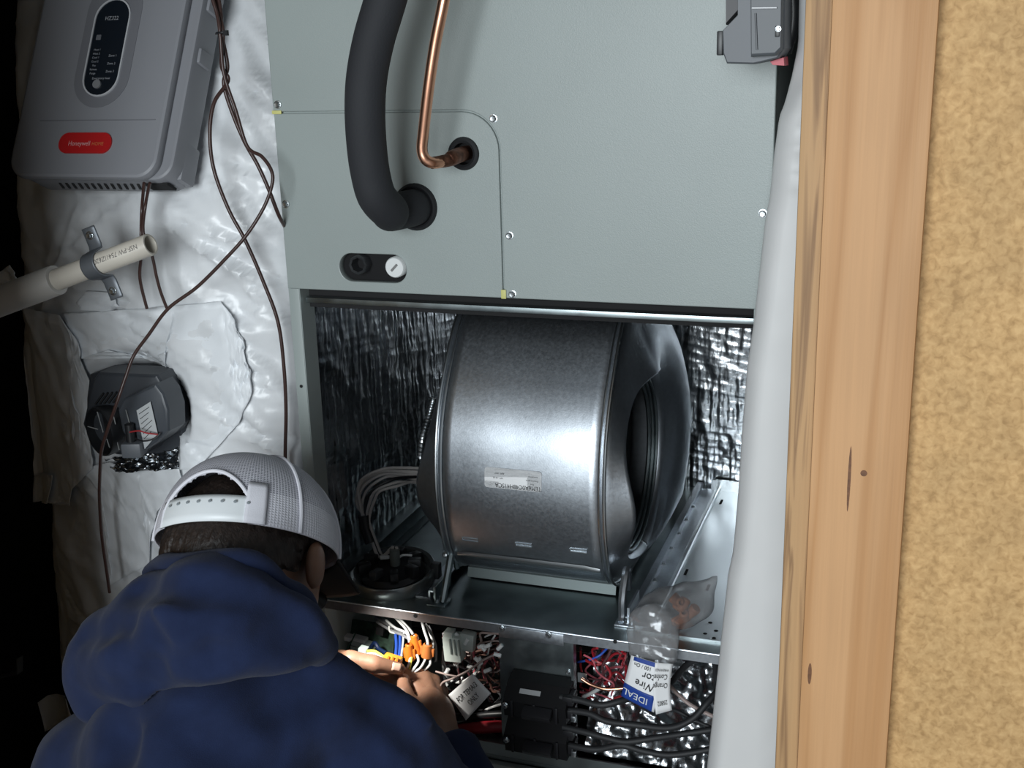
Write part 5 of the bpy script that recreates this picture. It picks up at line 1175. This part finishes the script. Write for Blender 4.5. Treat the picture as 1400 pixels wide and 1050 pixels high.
obj('arch_binding', MB().tube([crown(-arch_w, .0, .001), crown(-arch_w, .05, .001)]+edge_pts+[crown(arch_w, .05, .001), crown(arch_w, .0, .001)], .0021, 8), m_capw, capo)
strap = MB().grid(np.array([[tuple(crown(t, p_, .0022)) for t in np.linspace(-arch_w-.03, arch_w+.03, 25)] for p_ in (.0, .045, .09, .135, .165)]))
o = obj('snap_strap', strap, mat('snap_plastic', (.80, .84, .86), rough=.38), capo, 60, 'white plastic snap strap'); o.modifiers.new('thick', 'SOLIDIFY').thickness = .0018
for k in range(8): 
    p = crown(-arch_w*.75+k*.13, .115, .0042); obj('snap_hole', MB().lathe([(0, .0018), (.0004, .0001)], p, (p-hd_(0, 0, 0)), 8), mat('snap_hole', (.25, .28, .30)), o)
tabm = MB().grid(np.array([[tuple(crown(t, p_, .0034)) for t in np.linspace(arch_w-.06, arch_w+.15, 7)] for p_ in np.linspace(0, .27, 8)])); ob2 = obj('strap_tab', tabm, m_capw, capo, 60); ob2.modifiers.new('thick', 'SOLIDIFY').thickness = .002
for th in (math.radians(62), math.radians(118), math.radians(-62), math.radians(-118), math.pi):
    obj('panel_seam', MB().tube([crown(th+d_, p_, .0012) for p_ in np.linspace(0, 1, 24) for d_ in (0,)], .0019, 6), m_capw, capo)
obj('crown_button', MB().lathe([(0, .006), (.003, .0055), (.0045, .003), (.005, .0001)], crown(0, 1.0), hu, 14), mat('dark_button', (.03, .03, .035)), capo)
brim_m = mat('black_brim', (.012, .012, .013), rough=.7)
rows = []
for f_ in np.linspace(0, 1, 10):
    row = []
    for t in np.linspace(-1, 1, 21):
        th = math.pi-t*math.radians(62); b0 = crown(th, 0.0); o_ = hf*(.072*f_*(1-.35*t*t))+hr*(.010*t*f_)-hu*(.010*f_+.018*t*t*f_)
        row.append(tuple(b0+o_))
    rows.append(row)
o = obj('brim', MB().grid(np.array(rows)), brim_m, capo, 60, 'black curved brim'); o.modifiers.new('thick', 'SOLIDIFY').thickness = .003
# clip-on light under the brim, which lights the wiring
lp_ = hd_(.01, .165, -.030); aim = at(550, 908, .0)
obj('cap_light', MB().lathe([(-.012, .0001), (-.012, .009), (.008, .010), (.010, .008), (.006, .007), (.006, .0001)], lp_, (aim-lp_), 18), m_black, capo)
ld = bpy.data.lights.new('cap_light_beam', 'SPOT'); ld.energy = 4.5; ld.spot_size = math.radians(54); ld.spot_blend = .8; ld.shadow_soft_size = .008; ld.color = (1.0, .97, .9)
lo_ = bpy.data.objects.new('cap_light_beam', ld); COL.objects.link(lo_); lo_.location = lp_+(aim-lp_).normalized()*.012; lo_.rotation_euler = (aim-lp_).to_track_quat('-Z', 'Y').to_euler()
# ---- hoodie
HIPh = HIP
def hoodief(P):
    x, y, z = P[:, 0], P[:, 1], P[:, 2]
    t = smin(cap(P, U0, U1, .108, .132), cap(P, U1, HIP, .132, .158), .08)
    t = smin(t, cap(P, SL, SR, .066), .06); t = smin(t, cap(P, at(425, 945, -.355), at(520, 985, -.325), .026, .036), .05); t = smin(t, cap(P, at(205, 1000, -.425), at(300, 975, -.42), .050, .050), .05); t = smin(t, cap(P, SL, at(215, 1010, -.42), .060, .052), .05); t = smin(t, cap(P, at(300, 975, -.42), at(425, 952, -.37), .048, .040), .05)
    for S_, E_, W__ in ((SL, EL, WL), (SR, ER, WR)):
        t = smin(t, smin(cap(P, S_, E_, .064, .056), cap(P, E_, E_.lerp(W__, .95), .056, .040), .03), .04)
    d = t+.013*ridged(x*8+z*13+3*vnoise(x*6, z*6), z*5-x*7, 2)*.5+.008*fbm(x*15, z*15, y*15, 3)
    d = smax(d, -(cap(P, C7.lerp(hd_(0, -.02, -.06), .5), hd_(0, -.02, -.06), .056, .066)), .01)
    for E_, W__ in ((EL, WL), (ER, WR)):
        dd = A((W__-E_).normalized()); lim = (P-A(E_.lerp(W__, .95)))@dd; d = np.where(np.sqrt(((P-A(W__))**2).sum(-1)) < .07, smax(d, lim, .01), d)
    dz = A((HIP-C7).normalized()); return smax(d, (P-A(HIP))@dz-.04, .02)
m_hood = mat('navy_fleece', (.0125, .0215, .062), rough=.95, noise=.18, nscale=40, bump=.35, bscale=1100, sheen=.06, spec=.2)
def hit2(px_, py_, fn):
    d = ray(px_, py_); d = d/np.linalg.norm(d); t = .7
    for _ in range(90):
        v = float(fn(np.array([CC+d*t], dtype=np.float32))[0])
        if v < .0004: break
        t += v*.6
    return CC+d*t
SF = [([hit2(*q, hoodief) for q in ln], r) for ln, r in (([(155, 985), (165, 1010), (168, 1040)], .010), ([(330, 990), (375, 965), (430, 945), (455, 938)], .010), ([(470, 940), (520, 960), (560, 995), (585, 1030)], .005), ([(250, 1000), (300, 1030), (360, 1045)], .008))]
def hoodie2(P):
    d = hoodief(P)
    for ln, r in SF:
        for i in range(len(ln)-1): d = smax(d, -cap(P, ln[i], ln[i+1], r*(.4 if i == 0 else 1), r*(.4 if i == len(ln)-2 else 1)), .03)
    return d
link('hoodie', sdf_mesh('hoodie', hoodie2, (-.36, -1.06, 0), (.50, .02, .86), .0075, 1), m_hood, PR, 0, 'navy fleece hoodie')
HB = [(at(142, 910, -.405), .038), (at(136, 955, -.415), .022)]
HC_ = [(at(150, 922, -.41), .042), (at(205, 898, -.43), .046), (at(280, 852, -.44), .048), (at(335, 848, -.43), .041), (at(390, 863, -.405), .032), (at(435, 886, -.37), .018)]
col_pts = Q((213, 788, -.345), (240, 777, -.375), (290, 771, -.40), (335, 776, -.405), (378, 798, -.385), (408, 828, -.36), (430, 860, -.335), (441, 896, -.315))
def hoodbase(P):
    x, y, z = P[:, 0], P[:, 1], P[:, 2]
    d = cap(P, HB[0][0], HB[1][0], HB[0][1], HB[1][1])
    for (a, ra), (b, rb_) in zip(HC_[:-1], HC_[1:]): d = smin(d, cap(P, a, b, ra, rb_), .03)
    d = smin(d, cap(P, at(222, 818, -.39), at(300, 806, -.42), .030, .034), .03)
    d = smin(d, cap(P, at(165, 870, -.40), at(205, 835, -.40), .034, .030), .03)
    s_ = x*.96+z*.25
    d = d+.0105*ridged(s_*6+3+vnoise(x*9, z*9), (z-.3*x)*19, 2)*.5+.006*fbm(x*17, z*24, y*17, 3)+.0006*fbm(x*70, z*70, y*70, 2)
    return smax(d, -(cap(P, C7+V((0, .035, .0)), hd_(0, -.02, -.05), .062, .074)), .012)
def hit(px_, py_, fn):          # where a sight line first meets a surface
    d = ray(px_, py_); d = d/np.linalg.norm(d); t = .7
    for _ in range(90):
        v = float(fn(np.array([CC+d*t], dtype=np.float32))[0])
        if v < .0004: break
        t += v*.6
    return CC+d*t
FOLDS = [([(186, 806), (212, 799), (245, 798), (275, 803), (300, 806)], .0085), ([(300, 812), (345, 818), (385, 834), (420, 862)], .0055), ([(335, 862), (370, 870), (405, 880), (436, 893)], .0075), ([(372, 838), (405, 852), (432, 872)], .005), ([(205, 860), (214, 885), (210, 915), (200, 940)], .0035), ([(240, 912), (290, 897), (345, 890)], .005), ([(110, 870), (140, 862), (175, 856)], .005)]
FH = [([hit(*q, hoodbase) for q in ln], r) for ln, r in FOLDS]
def hoodf(P):
    d = hoodbase(P)
    for ln, r in FH:
        for i in range(len(ln)-1):
            e0 = .35 if i == 0 else 1.0; e1 = .35 if i == len(ln)-2 else 1.0
            d = smax(d, -cap(P, ln[i], ln[i+1], r*e0, r*e1), .022)
    return d
link('hood', sdf_mesh('hood', hoodf, (-.16, -.62, .52), (.32, -.24, .92), .0050, 1), m_hood, PR, 0, 'navy hood hanging on the back')
hem = spline(col_pts, 6); hem = [p_+V((0, .003*math.sin(i*.7), .003*math.sin(i*.45))) for i, p_ in enumerate(hem)]
obj('hood_hem', MB().tube(hem, .0155, 16), m_hood, PR, 60, 'folded hem of the hood round the neck')
# trousers
def legsf(P):
    d = None
    for s, x in ((-1, -.12), (1, .16)):
        kn = V((x, -.44, FZ+.07)); ft = V((x+s*.01, -.88, FZ+.06)); c_ = smin(cap(P, HIP+V((s*.09, 0, -.01)), kn, .112, .070), cap(P, kn, ft, .070, .056), .03); d = c_ if d is None else smin(d, c_, .04)
    d = smin(d, cap(P, HIP+V((-.07, 0, 0)), HIP+V((.07, 0, 0)), .13), .06); return d+.004*fbm(P[:, 0]*16, P[:, 2]*16, P[:, 1]*16, 2)
link('trousers', sdf_mesh('trousers', legsf, (-.34, -1.04, FZ-.02), (.40, -.3, .42), .010, 2), mat('dark_trousers', (.03, .032, .036), rough=.9), PR, 0)
for s, x in ((-1, -.13), (1, .17)):
    bt = lambda P, x=x: smin(cap(P, V((x, -.89, FZ+.058)), V((x, -.93, FZ+.055)), .050, .046), cap(P, V((x, -.93, FZ+.05)), V((x, -1.04, FZ+.038)), .044, .034), .03)
    link('boot', sdf_mesh('boot', bt, (x-.09, -1.12, FZ-.01), (x+.09, -.80, FZ+.16), .008, 1), mat('boot_leather', (.05, .032, .02), rough=.6), PR, 0)
for o in list(PR.children):
    if o.name.split('.')[0] in ('hoodie', 'hood', 'trousers', 'boot', 'body'):
        for p_ in o.data.polygons: p_.use_smooth = True
# ------------------------------------------------------------------ origins: put every mesh's origin at its own base or centre
for o in list(bpy.data.objects):
    if o.type != 'MESH' or o.data.users > 1 or not len(o.data.vertices): continue
    if o.location.length > 1e-9 or V(o.rotation_euler).length > 1e-9: continue
    co = np.empty(len(o.data.vertices)*3); o.data.vertices.foreach_get('co', co); co = co.reshape(-1, 3)
    c0 = (co.min(0)+co.max(0))/2
    if o.parent is None: c0[2] = co[:, 2].min()
    o.data.vertices.foreach_set('co', (co-c0).ravel()); o.data.update(); o.location = V(c0)
    for ch in o.children: ch.matrix_parent_inverse = Matrix.Translation(-V(c0)) @ ch.matrix_parent_inverse
bpy.context.view_layer.update()
